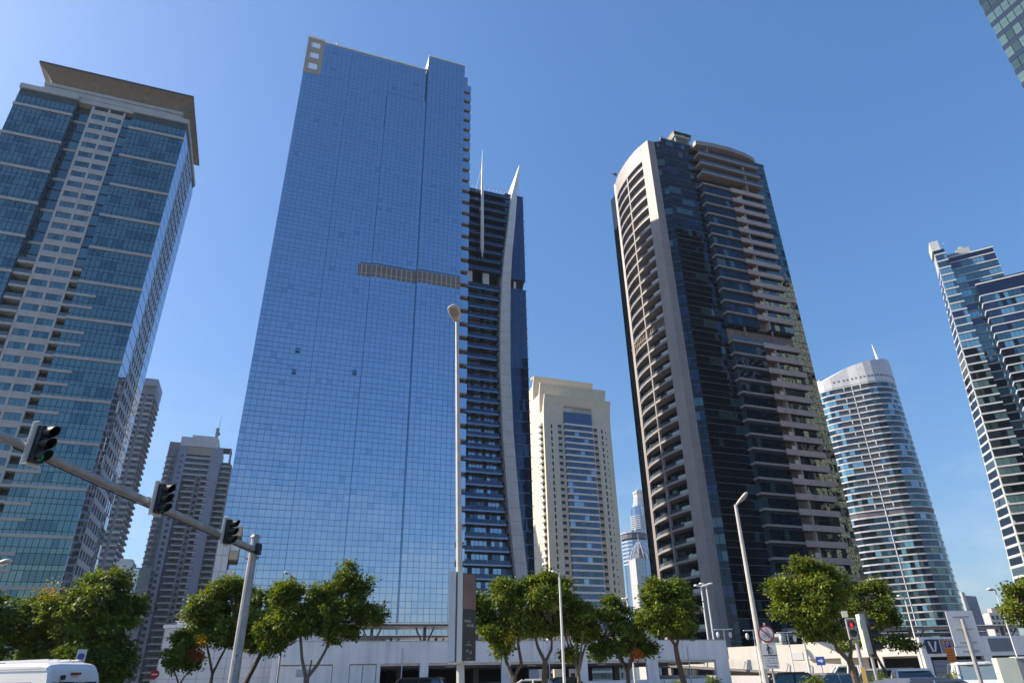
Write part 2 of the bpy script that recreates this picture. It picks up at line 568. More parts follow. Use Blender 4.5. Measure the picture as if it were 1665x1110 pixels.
# stone grid bay with two windows a floor
one('bay_back', A, 'dark_void', (-25.9, -17.2, 0.95, 3.0, 0, 157.4))
for xa, xb in ((-26.0, -25.35), (-21.75, -21.15), (-17.6, -17.1)):
    pc(A, 'bay_pier', xa, xb, 0.5, 1.2, 0, 157.0, 'cream_stone')
for k, z in enumerate(floors):
    pc(A, 'bay_spandrel', -25.9, -17.15, 0.53, 1.1, z - 0.95, z + 0.78, 'cream_stone')
    for xa, xb in ((-25.3, -21.8), (-21.1, -17.65)):
        for c in range(3):
            w = (xb - xa) / 3
            pc(A, 'bay_window', xa + c * w + 0.03, xa + (c + 1) * w - 0.03, 0.72, 0.85, z - 2.8, z - 0.97, pane_mat(rnd.random(), teal + [(0.0, 'glass_teal')]), tilt=0.003)
# right side, seen at a shallow angle
for k, z in enumerate(floors):
    for ya, yb, nn in ((0.2, 8.6, 6), (23.6, 31.3, 6)):
        w = (yb - ya) / nn
        for c in range(nn):
            pc(A, 'side_pane', -0.24, 0.02, ya + c * w + 0.06, ya + (c + 1) * w - 0.06, z - 3.5, z - 0.1, 'glass_side_blue', tilt=0.004)
    pc(A, 'side_spandrel', -0.2, 0.1, 8.7, 23.5, z - 0.75, z + 0.6, 'side_panel')
    for c in range(5):
        y0 = 8.9 + c * 2.92
        pc(A, 'side_pier', -0.22, 0.07, y0 - 0.15, y0 + 0.65, z - 3.0, z - 0.75, 'side_panel')
        pc(A, 'side_window', -0.24, -0.1, y0 + 0.7, y0 + 2.75, z - 3.0, z - 0.77, 'glass_side_blue' if rnd.random() < .85 else 'glass_black', tilt=0.004)
# parapet, fascia and flared crown
mb = MB()
mb.box(-44.8, -29.7, -0.35, 31.4, 157.62, 159.2, 'cream_stone'); mb.box(-29.7, -15.2, 0.6, 31.3, 157.55, 159.1, 'cream_stone'); mb.box(-15.2, 0.2, -0.35, 31.4, 157.62, 159.2, 'cream_stone')
mb.build('parapet', A)
mb = MB()
for j, (z0, z1, ins) in enumerate(((159.2, 160.2, 0.5), (160.35, 161.3, 0.9), (161.45, 162.6, 0.7))):
    mb.box(-40.5 + ins, -1.6 - ins, ins, 29.2 - ins, z0, z1, 'cream_stone')
mb.box(-39.0, -3.0, 1.6, 27.6, 159.1, 163.0, 'dark_void')
mb.build('fascia', A)
# crown: concave profile swept round the roof
prof = [(0.6, 162.6), (0.2, 163.2), (-0.3, 164.0), (-1.1, 164.9), (-2.2, 165.7), (-2.8, 166.1)]
mb = MB()
ring = []
for off, z in prof:
    ring.append([(-38.6 + off, off, z), (-2.7 - off, off, z), (-2.7 - off, 27.0 - off, z), (-38.6 + off, 27.0 - off, z)])
vs = [p for r in ring for p in r]
fs = []
for i in range(len(ring) - 1):
    for k in range(4):
        fs.append((i * 4 + k, i * 4 + (k + 1) % 4, (i + 1) * 4 + (k + 1) % 4, (i + 1) * 4 + k))
fs.append((len(vs) - 4, len(vs) - 3, len(vs) - 2, len(vs) - 1))
mb.add(vs, fs, 'bronze_crown')
crown = mb.build('crown', A)
mb = MB()
mb.box(-41.5, 0.2, -2.9, -2.7, 166.1, 166.8, 'dark_crown_edge'); mb.box(0.0, 0.22, -2.7, 29.8, 166.1, 166.78, 'dark_crown_edge')
mb.box(-41.5, 0.0, -2.7, 29.8, 166.12, 166.6, 'dark_crown_edge')
mb.build('crown_rim', crown)

# ------------------------------------------------------------------ tower hidden by the blue tower; the left tower's flank mirrors it
S = thing('hidden_tower', 'grey gridded tower behind the blue glass tower, mirrored in the flank of the left tower', 'tower', (-136, 372, 0), GRID)
one('core_wall', S, 'dark_void', (0.3, 38, 0.3, 30, 0, 158))
for k in range(43):
    pc(S, 'floor_band', 0, 38.2, 0, 30.2, 3.7 * k, 3.7 * k + 1.2, 'grey_paint')
for c in range(8):
    pc(S, 'pier', c * 5.1, c * 5.1 + 1.4, -0.2, 0.4, 0, 160, 'cream_stone')
# ================================================================== dark residential tower behind it
J = thing('apartment_tower', 'dark grey apartment tower with stacked balconies just behind the teal left tower', 'tower', (-205.0, 349.4, 0), GRID)
one('body_wall', J, 'cool_grey', (-26, -0.6, 0.6, 20.0, 0, 148.5), (-9.0, -0.2, 2.5, 20.2, 148.5, 158.0))
one('crown_frame', J, 'grey_paint', (-9.2, 0.0, -0.2, 2.4, 156.0, 160.0), (-1.2, 0.05, 2.4, 20.4, 154.2, 160.0), (-1.6, -0.05, 13.0, 20.3, 145.0, 154.2))
for k in range(45):
    z = 148.0 - 3.25 * k
    for xa, xb in ((-9.0, -5.2), (-4.0, -0.4)):
        pc(J, 'balcony_slab', xa, xb, -0.9, 0.8, z - 0.25, z + 0.15, 'light_grey_panel' if k % 2 else 'grey_paint')
        pc(J, 'balcony_rail', xa, xb, -0.88, -0.78, z + 0.15, z + 1.1, 'cool_grey')
        pc(J, 'window', xa + 0.3, xb - 0.3, 0.45, 0.62, z + 0.3, z + 2.5, 'glass_black')
    for ya, yb in ((2.0, 7.0), (9.0, 14.5), (16.0, 19.6)):
        pc(J, 'side_balcony', -0.7, 0.55, ya, yb, z - 0.2, z + 0.9, 'mid_grey')
        pc(J, 'side_window', -0.7, -0.52, ya + 0.3, yb - 0.3, z + 0.95, z + 2.6, 'glass_black')

# ================================================================== grey tower with roof mast
K = thing('apartment_tower', 'grey apartment tower with stepped roof and thin mast left of the blue glass tower', 'tower', (-201.13, 381.46, 0), GRID)
FK = 3.4
one('body_wall', K, 'grey_paint', (-0.0, 4.5, 0.0, 20.0, 0, 136.5), (18.0, 24.0, 0.02, 20.0, 0, 131.0))
one('recess_wall', K, 'mid_grey', (4.5, 18.0, 1.6, 20.0, 0, 131.0), (-6.2, 0.0, 3.0, 20.0, 0, 133.6), (24.0, 30.6, 3.0, 20.0, 0, 122.0))
mb = MB()
mb.box(0.0, 21.0, -0.03, 20.0, 131.02, 136.52, 'light_grey_panel'); mb.box(5.5, 19.9, 2.0, 16.0, 136.52, 138.7, 'light_grey_panel')
mb.build('roof_block', K)
one('roof_grille', K, 'dark_grey', *[(21.2, 29.0, 0.6 + 1.5 * i, 0.9 + 1.5 * i, 131.0, 131.5) for i in range(8)], *[(21.3 + 1.4 * i, 21.55 + 1.4 * i, 0.5, 12.0, 131.5, 131.8) for i in range(6)])
one('roof_post', K, 'grey_paint', (28.3, 28.9, 0.5, 1.1, 122.0, 131.0), (28.3, 28.9, 11.0, 11.6, 122.0, 131.0))
one('mast_base', K, 'grey_paint', (17.9, 19.7, 3.0, 5.0, 138.7, 144.8))
mb = MB(); mb.tube([(19.0, 4, 144.8), (19.6, 4, 153.9)], [0.16, 0.06], 'dark_grey'); mb.box(19.0, 20.6, 3.0, 4.5, 140.6, 141.8, 'dark_grey'); mb.build('mast', K)
one('loggia_ceiling', K, 'beige_soffit', (4.6, 17.9, 0.4, 1.7, 126.0, 130.9))
for k in range(40):
    z = 124.0 - FK * k
    pc(K, 'small_window', 1.4, 3.1, -0.04, 0.05, z - 0.2, z + 1.5, 'glass_navy_b')
    if k < 4:
        pc(K, 'balcony_slab', 4.4, 18.0, -0.1, 1.6, z - 0.35, z + 0.25, 'light_grey_panel')
        for c in range(3):
            pc(K, 'window', 4.9 + c * 4.4, 8.7 + c * 4.4, 1.42, 1.62, z + 0.4, z + 2.7, 'glass_black')
            pc(K, 'balcony_rail', 4.7 + c * 4.45, 8.8 + c * 4.45, 0.1, 0.2, z + 0.25, z + 1.1, 'balustrade')
    else:
        pc(K, 'blue_strip', 4.5, 7.4, 1.3, 1.62, z - 0.2, z + 3.0, 'navy_panel' if k % 5 else 'glass_navy')
        long = (k % 2 == 0)
        pc(K, 'balcony_slab', 6.4 if not long else 5.4, 12.0, -0.05, 1.6, z - 0.3, z + 0.2, 'light_grey_panel')
        pc(K, 'window', 7.5, 11.4, 1.4, 1.62, z + 0.3, z + 2.8, 'glass_black')
        pc(K, 'balcony_rail', 6.6, 11.9, 0.0, 0.1, z + 0.2, z + 0.95, 'dark_grey')
        pc(K, 'small_window', 12.7, 14.2, 1.5, 1.65, z + 0.4, z + 2.0, 'glass_black')
        pc(K, 'balcony_slab', 15.0, 20.0, -0.05, 1.6, z - 0.3, z + 0.2, 'light_grey_panel')
        pc(K, 'window', 15.2, 18.0, 1.4, 1.62, z + 0.3, z + 2.8, 'glass_black')
        pc(K, 'balcony_rail', 15.0, 19.9, 0.0, 0.1, z + 0.2, z + 0.95, 'dark_grey')
        pc(K, 'wall_panel', 20.0, 24.1, -0.08, 0.05, z - 0.2, z + 3.1, 'grey_paint')
    # corner balconies left and right
    pc(K, 'balcony_slab', -5.8, -3.6, 1.4, 3.1, z - 1.6, z - 1.1, 'light_grey_panel')
    pc(K, 'balcony_rail', -6.4, -3.6, 1.3, 1.45, z - 1.1, z - 0.2, 'mid_grey')
    pc(K, 'window', -5.5, -3.6, 2.85, 3.02, z - 1.0, z + 0.9, 'glass_black')
    pc(K, 'small_window', -3.1, -1.6, 2.9, 3.05, z - 0.4, z + 1.1, 'glass_black')
    if z < 121:
        pc(K, 'balcony_slab', 24.2, 30.4, 1.0, 3.1, z - 0.3, z + 0.1, 'light_grey_panel')
        pc(K, 'balcony_rail', 26.0, 30.4, 0.95, 1.05, z + 0.1, z + 1.0, 'dark_grey')
        pc(K, 'window', 24.6, 29.8, 2.85, 3.02, z + 0.3, z + 2.6, 'glass_black')
# ------------------------------------------------------------------ far low blocks in the gap
L1 = thing('far_block', 'pale low block far off between the two grey apartment towers', 'building', (-200.0, 346.9, 0), GRID)
one('wall', L1, 'light_grey_panel', (-2, 5.6, 0, 12, 0, 58.5)); one('roof_wall', L1, 'white_slab', (-1.0, 4.6, 1.5, 10, 58.5, 60.0)); one('low_wing', L1, 'sand_plaster', (-4, 6.4, -3, 0, 0, 47.5))
L2 = thing('far_glass_block', 'small blue glazed block far off beside the pale low block', 'building', (-194.5, 349.0, 0), GRID)
one('wall', L2, 'joint_blue', (0.1, 8.9, 0.1, 12, 0, 55.8)); one('end_wall', L2, 'white_slab', (-1.2, 0.0, 0, 12, 0, 54.0))
for k in range(16):
    for c in range(3):
        pc(L2, 'window', 0.2 + c * 2.9, 2.9 + c * 2.9, 0, 0.12, 52.2 - 3.5 * k, 55.2 - 3.5 * k, 'mirror_blue')
flush_pieces()
# ================================================================== blue mirror-glass tower
B = thing('glass_tower', 'tall blue mirror glass tower with stepped facade in the middle left', 'tower', (-23.57, 133.31, 0), GRID)
one('core_wall', B, 'joint_blue', (-31.9, 11.4, 0.12, 30.0, 0, 144.6), (-27.6, 0.8, 0.12, 30.0, 144.6, 157.6))
FB = 3.62
rows = ((0.0, 1.05), (1.05, 2.2), (2.2, 3.62))
strips = [(-31.95, -20.2, 0.0, 10, 144.9, -20.2), (-20.15, -9.8, -0.5, 9, 131.6, -9.8), (-9.75, 0.85, -1.0, 9, 143.9, 0.9), (0.95, 11.5, -1.8, 9, 161.2, 11.5)]
louver = (84.9, 88.52)
def panes_B(xa, xb, y, nc, z0, z1):
    w = (xb - xa) / nc
    k = 0
    base = 161.2 - FB * 44
    while True:
        zf = base + FB * k
        if zf > z1:
            break
        for a, b in rows:
            za, zb = zf + a, zf + b
            za, zb = max(za, z0), min(zb, z1)
            if zb - za < 0.3:
                continue
            for c in range(nc):
                m_ = pane_mat(rnd.random(), [(0.70, 'mirror_blue'), (0.288, 'mirror_blue_b'), (0.012, 'mirror_blue_c')])
                xx = xa + c * w
                if louver[0] - 0.1 < (za + zb) / 2 < louver[1] and xx > -13.0:
                    continue
                pc(B, 'pane', xx + 0.04, xx + w - 0.04, y, y + 0.06, za + 0.04, zb - 0.04, m_, tilt=0.0035)
        k += 1
for (xa, xb, y, nc, top, _) in strips:
    panes_B(xa, xb, y - 0.06, nc, 1.0, top)
panes_B(-20.15, -9.8, -0.06, 9, 131.9, 157.5)
panes_B(-9.75, 0.85, -0.06, 9, 144.2, 157.4)
panes_B(-27.6, -20.2, -0.06, 6, 144.9, 157.4)
# stepped strips
one('strip_block', B, 'joint_blue', (-20.18, -9.78, -0.46, 0.14, 0, 131.7))
one('strip_block', B, 'joint_blue', (-9.78, 0.9, -0.96, 0.14, 0, 144.0))
one('strip_block', B, 'joint_blue', (0.9, 11.52, -1.76, 30.0, 0, 161.3))
one('strip_return', B, 'mirror_blue_dark', (-20.22, -20.18, -0.5, 0.1, 0, 131.7), (-9.84, -9.8, -1.0, -0.46, 0, 144.0), (0.84, 0.88, -1.8, -0.96, 0, 158.0))
mb = MB(); mb.box(0.80, 0.88, -1.85, 9.0, 157.7, 161.4, 'light_grey_panel'); mb.build('return_panel', B)
mb = MB()
mb.box(-27.8, 0.8, -0.2, 0.4, 157.5, 157.95, 'white_metal'); mb.box(0.78, 11.6, -1.95, -1.5, 161.35, 161.75, 'white_metal'); mb.box(-9.8, 0.84, -1.05, -0.1, 144.0, 144.2, 'mirror_blue'); mb.box(-20.2, -9.84, -0.55, -0.1, 131.7, 131.9, 'mirror_blue')
mb.build('coping', B)
mb = MB(); mb.tube([(-24.6, 0.5, 157.9), (-24.6, 0.5, 159.6)], 0.14, 'white_metal'); mb.box(-24.9, -24.3, 0.2, 0.8, 159.4, 159.8, 'white_metal'); mb.build('roof_beacon', B)
# perforated screen on the upper left corner
mb = MB()
mb.box(-32.0, -31.0, -0.1, 0.5, 144.9, 158.0, 'beige_soffit'); mb.box(-28.7, -27.62, -0.1, 0.5, 144.9, 158.0, 'beige_soffit')
for z0, z1 in ((144.9, 146.6), (149.1, 150.7), (153.1, 154.7), (157.0, 158.0)):
    mb.box(-31.0, -28.7, -0.08, 0.48, z0, z1, 'beige_soffit')
mb.box(-32.2, -27.6, -0.25, 0.6, 158.0, 158.6, 'white_metal')
mb.build('corner_screen', B)
for z0, z1 in ((146.6, 149.1), (150.7, 153.1), (154.7, 157.0)):
    for c in range(4):
        pc(B, 'screen_louver', -30.9 + c * 0.55, -30.6 + c * 0.55, 0.1, 0.35, z0, z1, 'white_metal')
# louvred plant band
for xa, xb, y, nc in ((-12.9, -9.85, -0.5, 3), (-9.75, 0.85, -1.0, 9), (0.95, 11.5, -1.8, 9)):
    w = (xb - xa) / nc
    pc(B, 'louver_back', xa, xb, y - 0.04, y + 0.1, louver[0] + 0.1, louver[1] - 0.1, 'louver_frame')
    for c in range(nc):
        pc(B, 'louver_panel', xa + c * w + 0.13, xa + (c + 1) * w - 0.13, y - 0.1, y - 0.03, louver[0] + 1.2, louver[1] - 0.22, 'louver_grey')
        pc(B, 'louver_panel', xa + c * w + 0.13, xa + (c + 1) * w - 0.13, y - 0.1, y - 0.03, louver[0] + 0.2, louver[0] + 1.0, 'louver_grey')
# open vent windows
for x, z in ((-23.3, 63.9), (-23.4, 58.9), (-9.75 - 1.4, 60.2)):
    y = -0.02 if x < -20 else -0.52
    mb = MB(); mb.box(-0.45, 0.45, -0.05, 0.0, -1.1, 0.0, 'mirror_blue_dark')
    o = mb.build('open_vent', B); o.location = (x, y - 0.1, z + 1.1); o.rotation_euler = (R_(-16), 0, 0)
# glazed balcony boxes up the right-hand edge
for k in range(41):
    z = 155.6 - FB * k
    pc(B, 'balcony_box', 11.56, 13.9, -0.3, 2.4, z - 2.35, z, 'mirror_blue', tilt=0.001)
    pc(B, 'balcony_soffit', 11.54, 13.86, -0.26, 2.36, z - 2.55, z - 2.37, 'beige_soffit')
    pc(B, 'balcony_wall', 11.54, 12.6, 1.6, 2.3, z - 3.6, z - 2.56, 'beige_soffit')
one('box_core', B, 'dark_void', (11.53, 13.4, 2.5, 24.0, 0, 154))
one('top_step', B, 'mirror_blue_b', (11.53, 12.8, -0.6, 2.2, 155.7, 158.4))
# white panelled annex pier in front of the left edge
mb = MB(); mb.box(-31.9, -29.8, -3.0, -0.2, 0, 24.6, 'mid_grey'); mb.build('annex_wall', B)
for z in range(9):
    for c in range(2):
        pc(B, 'annex_panel', -31.9 + c * 1.05, -30.9 + c * 1.05, -3.08, -3.0, 0.1 + z * 2.72, 2.75 + z * 2.72, 'light_grey_panel')
for z0, z1, m_ in ((25.3, 26.9, 'sand_dark'), (22.7, 24.0, 'light_grey_panel'), (21.2, 22.65, 'sand_dark'), (17.6, 19.4, 'light_grey_panel'), (16.0, 17.5, 'sand_dark')):
    pc(B, 'annex_balcony', -30.7 if z0 > 25 else -29.75, -28.3, -3.3, -0.3, z0, z1, m_)
# street level glazing with the white canopy
one('base_band', B, 'light_grey_panel', (-31.9, 11.4, -2.2, 0.1, 6.2, 7.2))
flush_pieces()

# ================================================================== dark tower with white fin
C = thing('fin_tower', 'dark blue balcony tower with a tall curved white fin and needle', 'tower', (4.97, 190.37, 0), GRID)
one('core_wall', C, 'navy_panel', (-30, -0.1, 2.0, 26, 0, 117.0), (-30, -0.1, 2.0, 26, 123.0, 156.4))
one('refuge_core', C, 'dark_void', (-28, -3.0, 5.0, 24, 117.0, 123.0))
one('glass_wing_core', C, 'navy_panel', (-7.0, -0.15, 0.15, 26, 0, 116.9), (-7.0, -0.15, 0.15, 26, 122.2, 157.4))
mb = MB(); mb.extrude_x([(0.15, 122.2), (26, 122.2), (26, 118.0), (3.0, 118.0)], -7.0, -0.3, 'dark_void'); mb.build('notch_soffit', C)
FC = 3.6
def fin_x(z):
    pts = [(0, -2.0), (26, -4.5), (46, -6.5), (66, -7.8), (88, -8.4), (102, -8.2), (118, -7.6), (130, -6.7), (144, -5.1), (155, -4.1), (170.6, -1.6)]
    for (za, xa), (zb, xb) in zip(pts, pts[1:]):
        if za <= z <= zb:
            t = (z - za) / (zb - za)
            return xa + (xb - xa) * t
    return pts[-1][1]
for k in range(44):
    z = 155.4 - FC * k
    if 117.0 < z < 122.9 or z < 2:
        continue
    xf = fin_x(max(0, z)) - 1.0
    wide = z < 117
    pc(C, 'balcony_slab', -30, xf, -0.35, 2.2, z - 0.55, z, 'navy_panel' if not wide else 'joint_blue')
    pc(C, 'slab_edge', -30, xf, -0.42, -0.36, z - 0.12, z + 0.02, 'grey_paint')
    n = 6
    w = (xf + 29.5) / n
    for c in range(n):
        pc(C, 'balcony_rail', -29.5 + c * w + 0.05, -29.5 + (c + 1) * w - 0.05, -0.3, -0.24, z + 0.02, z + 1.0, 'glass_navy', tilt=0.003)
    nn = 20
    w = (xf + 29.5) / nn
    for c in range(nn):
        if c % 5 == 4:
            continue
        m_ = pane_mat(rnd.random(), [(0.6, 'glass_steel'), (0.3, 'glass_navy_b'), (0.1, 'glass_navy')]) if wide else pane_mat(rnd.random(), [(0.75, 'glass_navy'), (0.25, 'glass_navy_b')])
        pc(C, 'window', -29.5 + c * w + 0.06, -29.5 + (c + 1) * w - 0.06, 1.85, 1.97, z + 0.05, z + 2.75, m_, tilt=0.003)
for k in range(47):
    z = 157.4 - FC * k
    if z - FC < 0:
        break
    if 116.5 < z - FC / 2 < 122.5:
        continue
    for c in range(3):
        pc(C, 'wing_pane', -7.0 + c * 2.35 + 0.04, -7.0 + (c + 1) * 2.35 - 0.04, 0.0, 0.12, z - FC + 0.08, z - 0.08, 'glass_navy_b' if z > 90 else 'glass_navy', tilt=0.004)
    pc(C, 'side_pane', -0.12, 0.05, 0.2, 12.0, z - FC + 0.08, z - 0.08, 'glass_navy', tilt=0.004)
    pc(C, 'side_pane', -0.12, 0.05, 12.1, 25.5, z - FC + 0.08, z - 0.08, 'glass_navy', tilt=0.004)
    pc(C, 'floor_lip', -7.0, 0.35, -0.12, 0.2, z - 0.1, z + 0.06, 'joint_blue')
for x in (-25, -19.6, -13.8, -3.6):
    pc(C, 'refuge_column', x - 1.1 if x < -5 else x - 0.3, x + 1.1 if x < -5 else x + 0.4, 0.8, 1.8, 117.6, 122.4, 'white_metal')
one('refuge_band', C, 'navy_panel', (-30, -7.0, -0.2, 2.2, 122.4, 124.4), (-30, -7.2, -0.2, 2.2, 115.6, 117.6))
# curved fin, built as a stack of lengths with a real depth, pointed above the roof
mb = MB()
zs = [0, 15, 26, 36, 46, 56, 66, 77, 88, 102, 118, 130, 144, 155, 163, 170.6]
def fin_w(z): return 3.4 if z < 100 else (3.4 - (z - 100) * 0.024 if z < 155 else max(0.25, 2.1 - (z - 155) * 0.12))
def fin_b(z): return 4.0 if z < 155 else max(-1.6, 15.0 - (z - 155) * 1.06)
vs = []
for z in zs:
    x = fin_x(z); w = fin_w(z) / 2
    vs += [(x - w, -2.0, z), (x + w, -2.0, z), (x + w, fin_b(z), z), (x - w, fin_b(z), z)]
fs = [(0, 3, 2, 1)]
for i in range(len(zs) - 1):
    for k in range(4):
        fs.append((i * 4 + k, i * 4 + (k + 1) % 4, (i + 1) * 4 + (k + 1) % 4, (i + 1) * 4 + k))
n = len(vs); fs.append((n - 4, n - 3, n - 2, n - 1))
mb.add(vs, fs, 'white_metal')
fin = mb.build('fin', C)
mb = MB()
for i in range(1, 43):
    z = i * 3.7
    x = fin_x(z); w = fin_w(z) / 2
    mb.box(x - w + 0.05, x + w - 0.05, -2.01, -1.99, z - 0.03, z + 0.03, 'mid_grey')
j_ = mb.build('fin_joints', fin); j_['kind'] = 'stuff'
mb = MB()
mb.tube([(-16.3, -3.2, 125.1), (-16.4, -3.2, 129.5), (-16.4, -3.2, 147), (-16.4, -3.2, 165), (-16.4, -3.2, 172.5)], [0.06, 0.62, 0.55, 0.3, 0.05], 'white_metal', 10)
mast = mb.build('needle', C, smooth=True)
mb = MB()
for z in (131, 147.5, 156.0):
    mb.tube([(-16.4, -3.0, z), (-16.4, 0.2, z)], 0.14, 'white_metal', 6)
mb.tube([(-16.6, -3.0, 164), (-17.6, 1.0, 157)], 0.05, 'white_metal', 5)
mb.build('needle_bracket', mast)
mb = MB()
mb.box(-30, -0.2, 0.1, 0.18, 158.4, 158.5, 'white_metal')
for i in range(20):
    mb.box(-29.5 + i * 1.5, -29.44 + i * 1.5, 0.1, 0.18, 157.4, 158.4, 'white_metal')
mb.build('roof_rail', C)
flush_pieces()
# ================================================================== cream tower with layered flared top
D = thing('cream_tower', 'cream tower with layered flared parapets and a banded blue glass bay', 'tower', (17.20, 345.54, 0), GRID)
FD = 3.52
def flare(y0, ztop, h):
    return [(y0, 0), (y0, ztop - h), (y0 - 0.4, ztop - h * 0.6), (y0 - 1.2, ztop - h * 0.28), (y0 - 2.8, ztop), (y0 - 2.0, ztop + 0.05), (y0 + 1.6, ztop - h * 0.5), (y0 + 1.6, 0)]
mb = MB(); mb.extrude_x(flare(0, 143.6, 16), -0.6, 11.4, 'sand_plaster'); mb.extrude_x(flare(0, 143.6, 16), 28.9, 40.6, 'sand_plaster')
mb.extrude_x([(-0.55, 138.4), (-1.2, 139.2), (-2.8, 143.58), (-2.0, 143.6), (1.6, 139.0), (1.6, 138.4)], 11.4, 28.9, 'sand_plaster')
mb.build('front_wall', D)
mb = MB(); mb.extrude_x(flare(8.0, 153.9, 18), 0.4, 42.4, 'sand_plaster'); mb.build('middle_wall', D)
mb = MB(); mb.extrude_x(flare(20.0, 163.3, 14), 1.6, 40.6, 'sand_plaster'); mb.box(2.0, 3.5, 20.5, 24, 163.3, 164.2, 'sand_plaster'); mb.build('rear_wall', D)
one('body_wall', D, 'sand_plaster', (0.6, 40.2, 1.6, 8.0, 0, 136.0), (1.0, 40.0, 9.6, 20, 0, 148), (2.0, 40, 21.6, 30, 0, 158))
one('opening_floor', D, 'ramp_white', (11.5, 28.8, 0.2, 1.55, 134.9, 135.3), (11.5, 17.0, 0.6, 1.5, 135.3, 138.3))
one('bay_core', D, 'joint_blue', (11.6, 28.6, -0.9, 1.6, 0, 134.8))
one('bay_head', D, 'glass_navy_b', (11.7, 28.4, -1.05, -0.9, 128.1, 134.9), (11.5, 11.65, -0.85, 0.2, 128.1, 134.9))
for k in range(36):
    z = 127.6 - FD * k
    pc(D, 'bay_slab', 11.3, 28.9, -1.6, 0.1, z - 0.55, z + 0.4, 'white_slab')
    for c in range(6):
        w = 16.8 / 6
        m_ = pane_mat(rnd.random(), [(0.10, 'glass_steel'), (0.6, 'glass_navy_b'), (0.3, 'glass_steel_dark')])
        pc(D, 'bay_window', 11.7 + c * w + 0.05, 11.7 + (c + 1) * w - 0.05, -1.0, -0.88, z - FD + 0.45, z - 0.6, m_, tilt=0.004)
    pc(D, 'slot_window', 3.4, 4.3, -0.03, 0.05, z - 2.9, z - 0.6, 'glass_black')
    pc(D, 'slot_window', 34.4, 35.3, -0.03, 0.05, z - 2.9, z - 0.6, 'glass_black')
    pc(D, 'slot_window', 36.9, 37.4, -0.03, 0.05, z - 2.9, z - 1.9, 'glass_black')
    for xa in (7.7, 29.6):
        pc(D, 'balcony_recess', xa, xa + 2.2, -0.04, 0.1, z - 2.7, z - 0.45, 'dark_void')  # flat near-black panel on the wall, painted as the shaded balcony opening
        pc(D, 'balcony_parapet', xa - 0.05, xa + 2.25, -0.3, -0.04, z - 3.1, z - 2.1, 'sand_dark' if xa > 20 else 'grey_slab')
    # side balconies between the front and middle walls
    pc(D, 'side_slab', -1.4, 0.7, 2.6, 8.2, z - 0.4, z + 0.6, 'white_slab')
    pc(D, 'side_void', 0.3, 0.62, 2.4, 7.6, z - 2.9, z - 0.5, 'dark_void')  # near-black face stands for the shaded depth behind the side balconies
    pc(D, 'right_slab', 40.1, 41.2, 2.6, 7.8, z - 0.3, z + 0.5, 'sand_plaster')

# ================================================================== far towers in the gap
def far_pos(az_deg, d):
    return (math.sin(R_(az_deg)) * d, math.cos(R_(az_deg)) * d, 0)
E1 = thing('far_tall_tower', 'far pale tower with rounded shoulders and a tiered crown between cream and brown towers', 'tower', far_pos(10.6, 1400), R_(8))
def ngon(r, n=12, sx=1.0, sy=1.0, ph=0.0, cx=0, cy0=0):
    return [(cx + r * sx * math.cos(2 * math.pi * (i + 0.5) / n + ph), cy0 + r * sy * math.sin(2 * math.pi * (i + 0.5) / n + ph)) for i in range(n)]
mb = MB(); mb.prism(ngon(20, 14), 0, 268, 'glass_steel'); mb.build('shaft', E1)
mb = MB(); mb.prism(ngon(19.6, 14), 283, 308, 'glass_steel'); mb.prism(ngon(18, 14), 308, 314, 'glass_steel'); mb.build('glazed_shoulder', E1)
mb = MB()
for k in range(8):
    mb.prism(ngon(23.0 - k * 0.1, 14), 268 + k * 3.6, 268 + k * 3.6 + 1.5, 'far_haze_pale')
mb.build('balcony_tiers', E1)
for ang in (-115, -65, -90, -40, -140):
    a_ = R_(ang); mb = MB()
    mb.prism([(21.2 * math.cos(a_ - .16), 21.2 * math.sin(a_ - .16)), (21.2 * math.cos(a_ + .16), 21.2 * math.sin(a_ + .16)), (17 * math.cos(a_ + .16), 17 * math.sin(a_ + .16)), (17 * math.cos(a_ - .16), 17 * math.sin(a_ - .16))], 266, 312 if ang == -90 else 286, 'far_haze_pale')
    mb.build('rib', E1)
mb = MB()
for z0, z1, r in ((310, 318, 16), (318, 324, 13.5), (324, 332, 12), (332, 341, 11), (341, 346, 12.2), (346, 350, 6)):
    mb.prism(ngon(r, 10), z0, z1, 'far_haze_pale' if r != 11 else 'sand_plaster')
mb.tube([(0, 0, 349), (0, 0, 362)], [1.2, 0.2], 'far_haze_pale', 6)
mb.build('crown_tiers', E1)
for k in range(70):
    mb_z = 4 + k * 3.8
    pc(E1, 'floor_band', -20.3, 20.3, -20.3, -8.0, mb_z, mb_z + 1.5, 'far_haze_pale')
E4 = thing('far_slab_tower', 'far pale banded slab tower behind the ribbed dome', 'tower', far_pos(11.85, 1380), R_(10))
one('wall', E4, 'glass_steel', (-8, 11, 0, 30, 0, 262))
for k in range(68):
    pc(E4, 'floor_band', -8.3, 11.3, -0.6, 0.4, 3 + k * 3.8, 4.6 + k * 3.8, 'far_haze_pale')
E2 = thing('far_round_tower', 'far round blue glazed tower with a dark flat cap beside the cream tower', 'tower', far_pos(9.85, 700), R_(15))
mb = MB(); mb.prism(ngon(12.2, 16), 0, 124, 'glass_steel'); mb.build('shaft', E2)
mb = MB(); mb.prism(ngon(12.8, 16), 125.5, 130.6, 'dark_grey'); mb.build('cap', E2)
mb = MB(); mb.prism(ngon(13.6, 16), 130.6, 131.8, 'far_haze_pale'); mb.box(0, 15, -4, 4, 130.7, 131.7, 'far_haze_pale'); mb.build('cap_rim', E2)
for k in range(7):
    mb = MB(); mb.prism(ngon(12.7, 16), 122 - k * 3.6, 123.3 - k * 3.6, 'far_haze_pale'); mb.build('floor_band', E2)
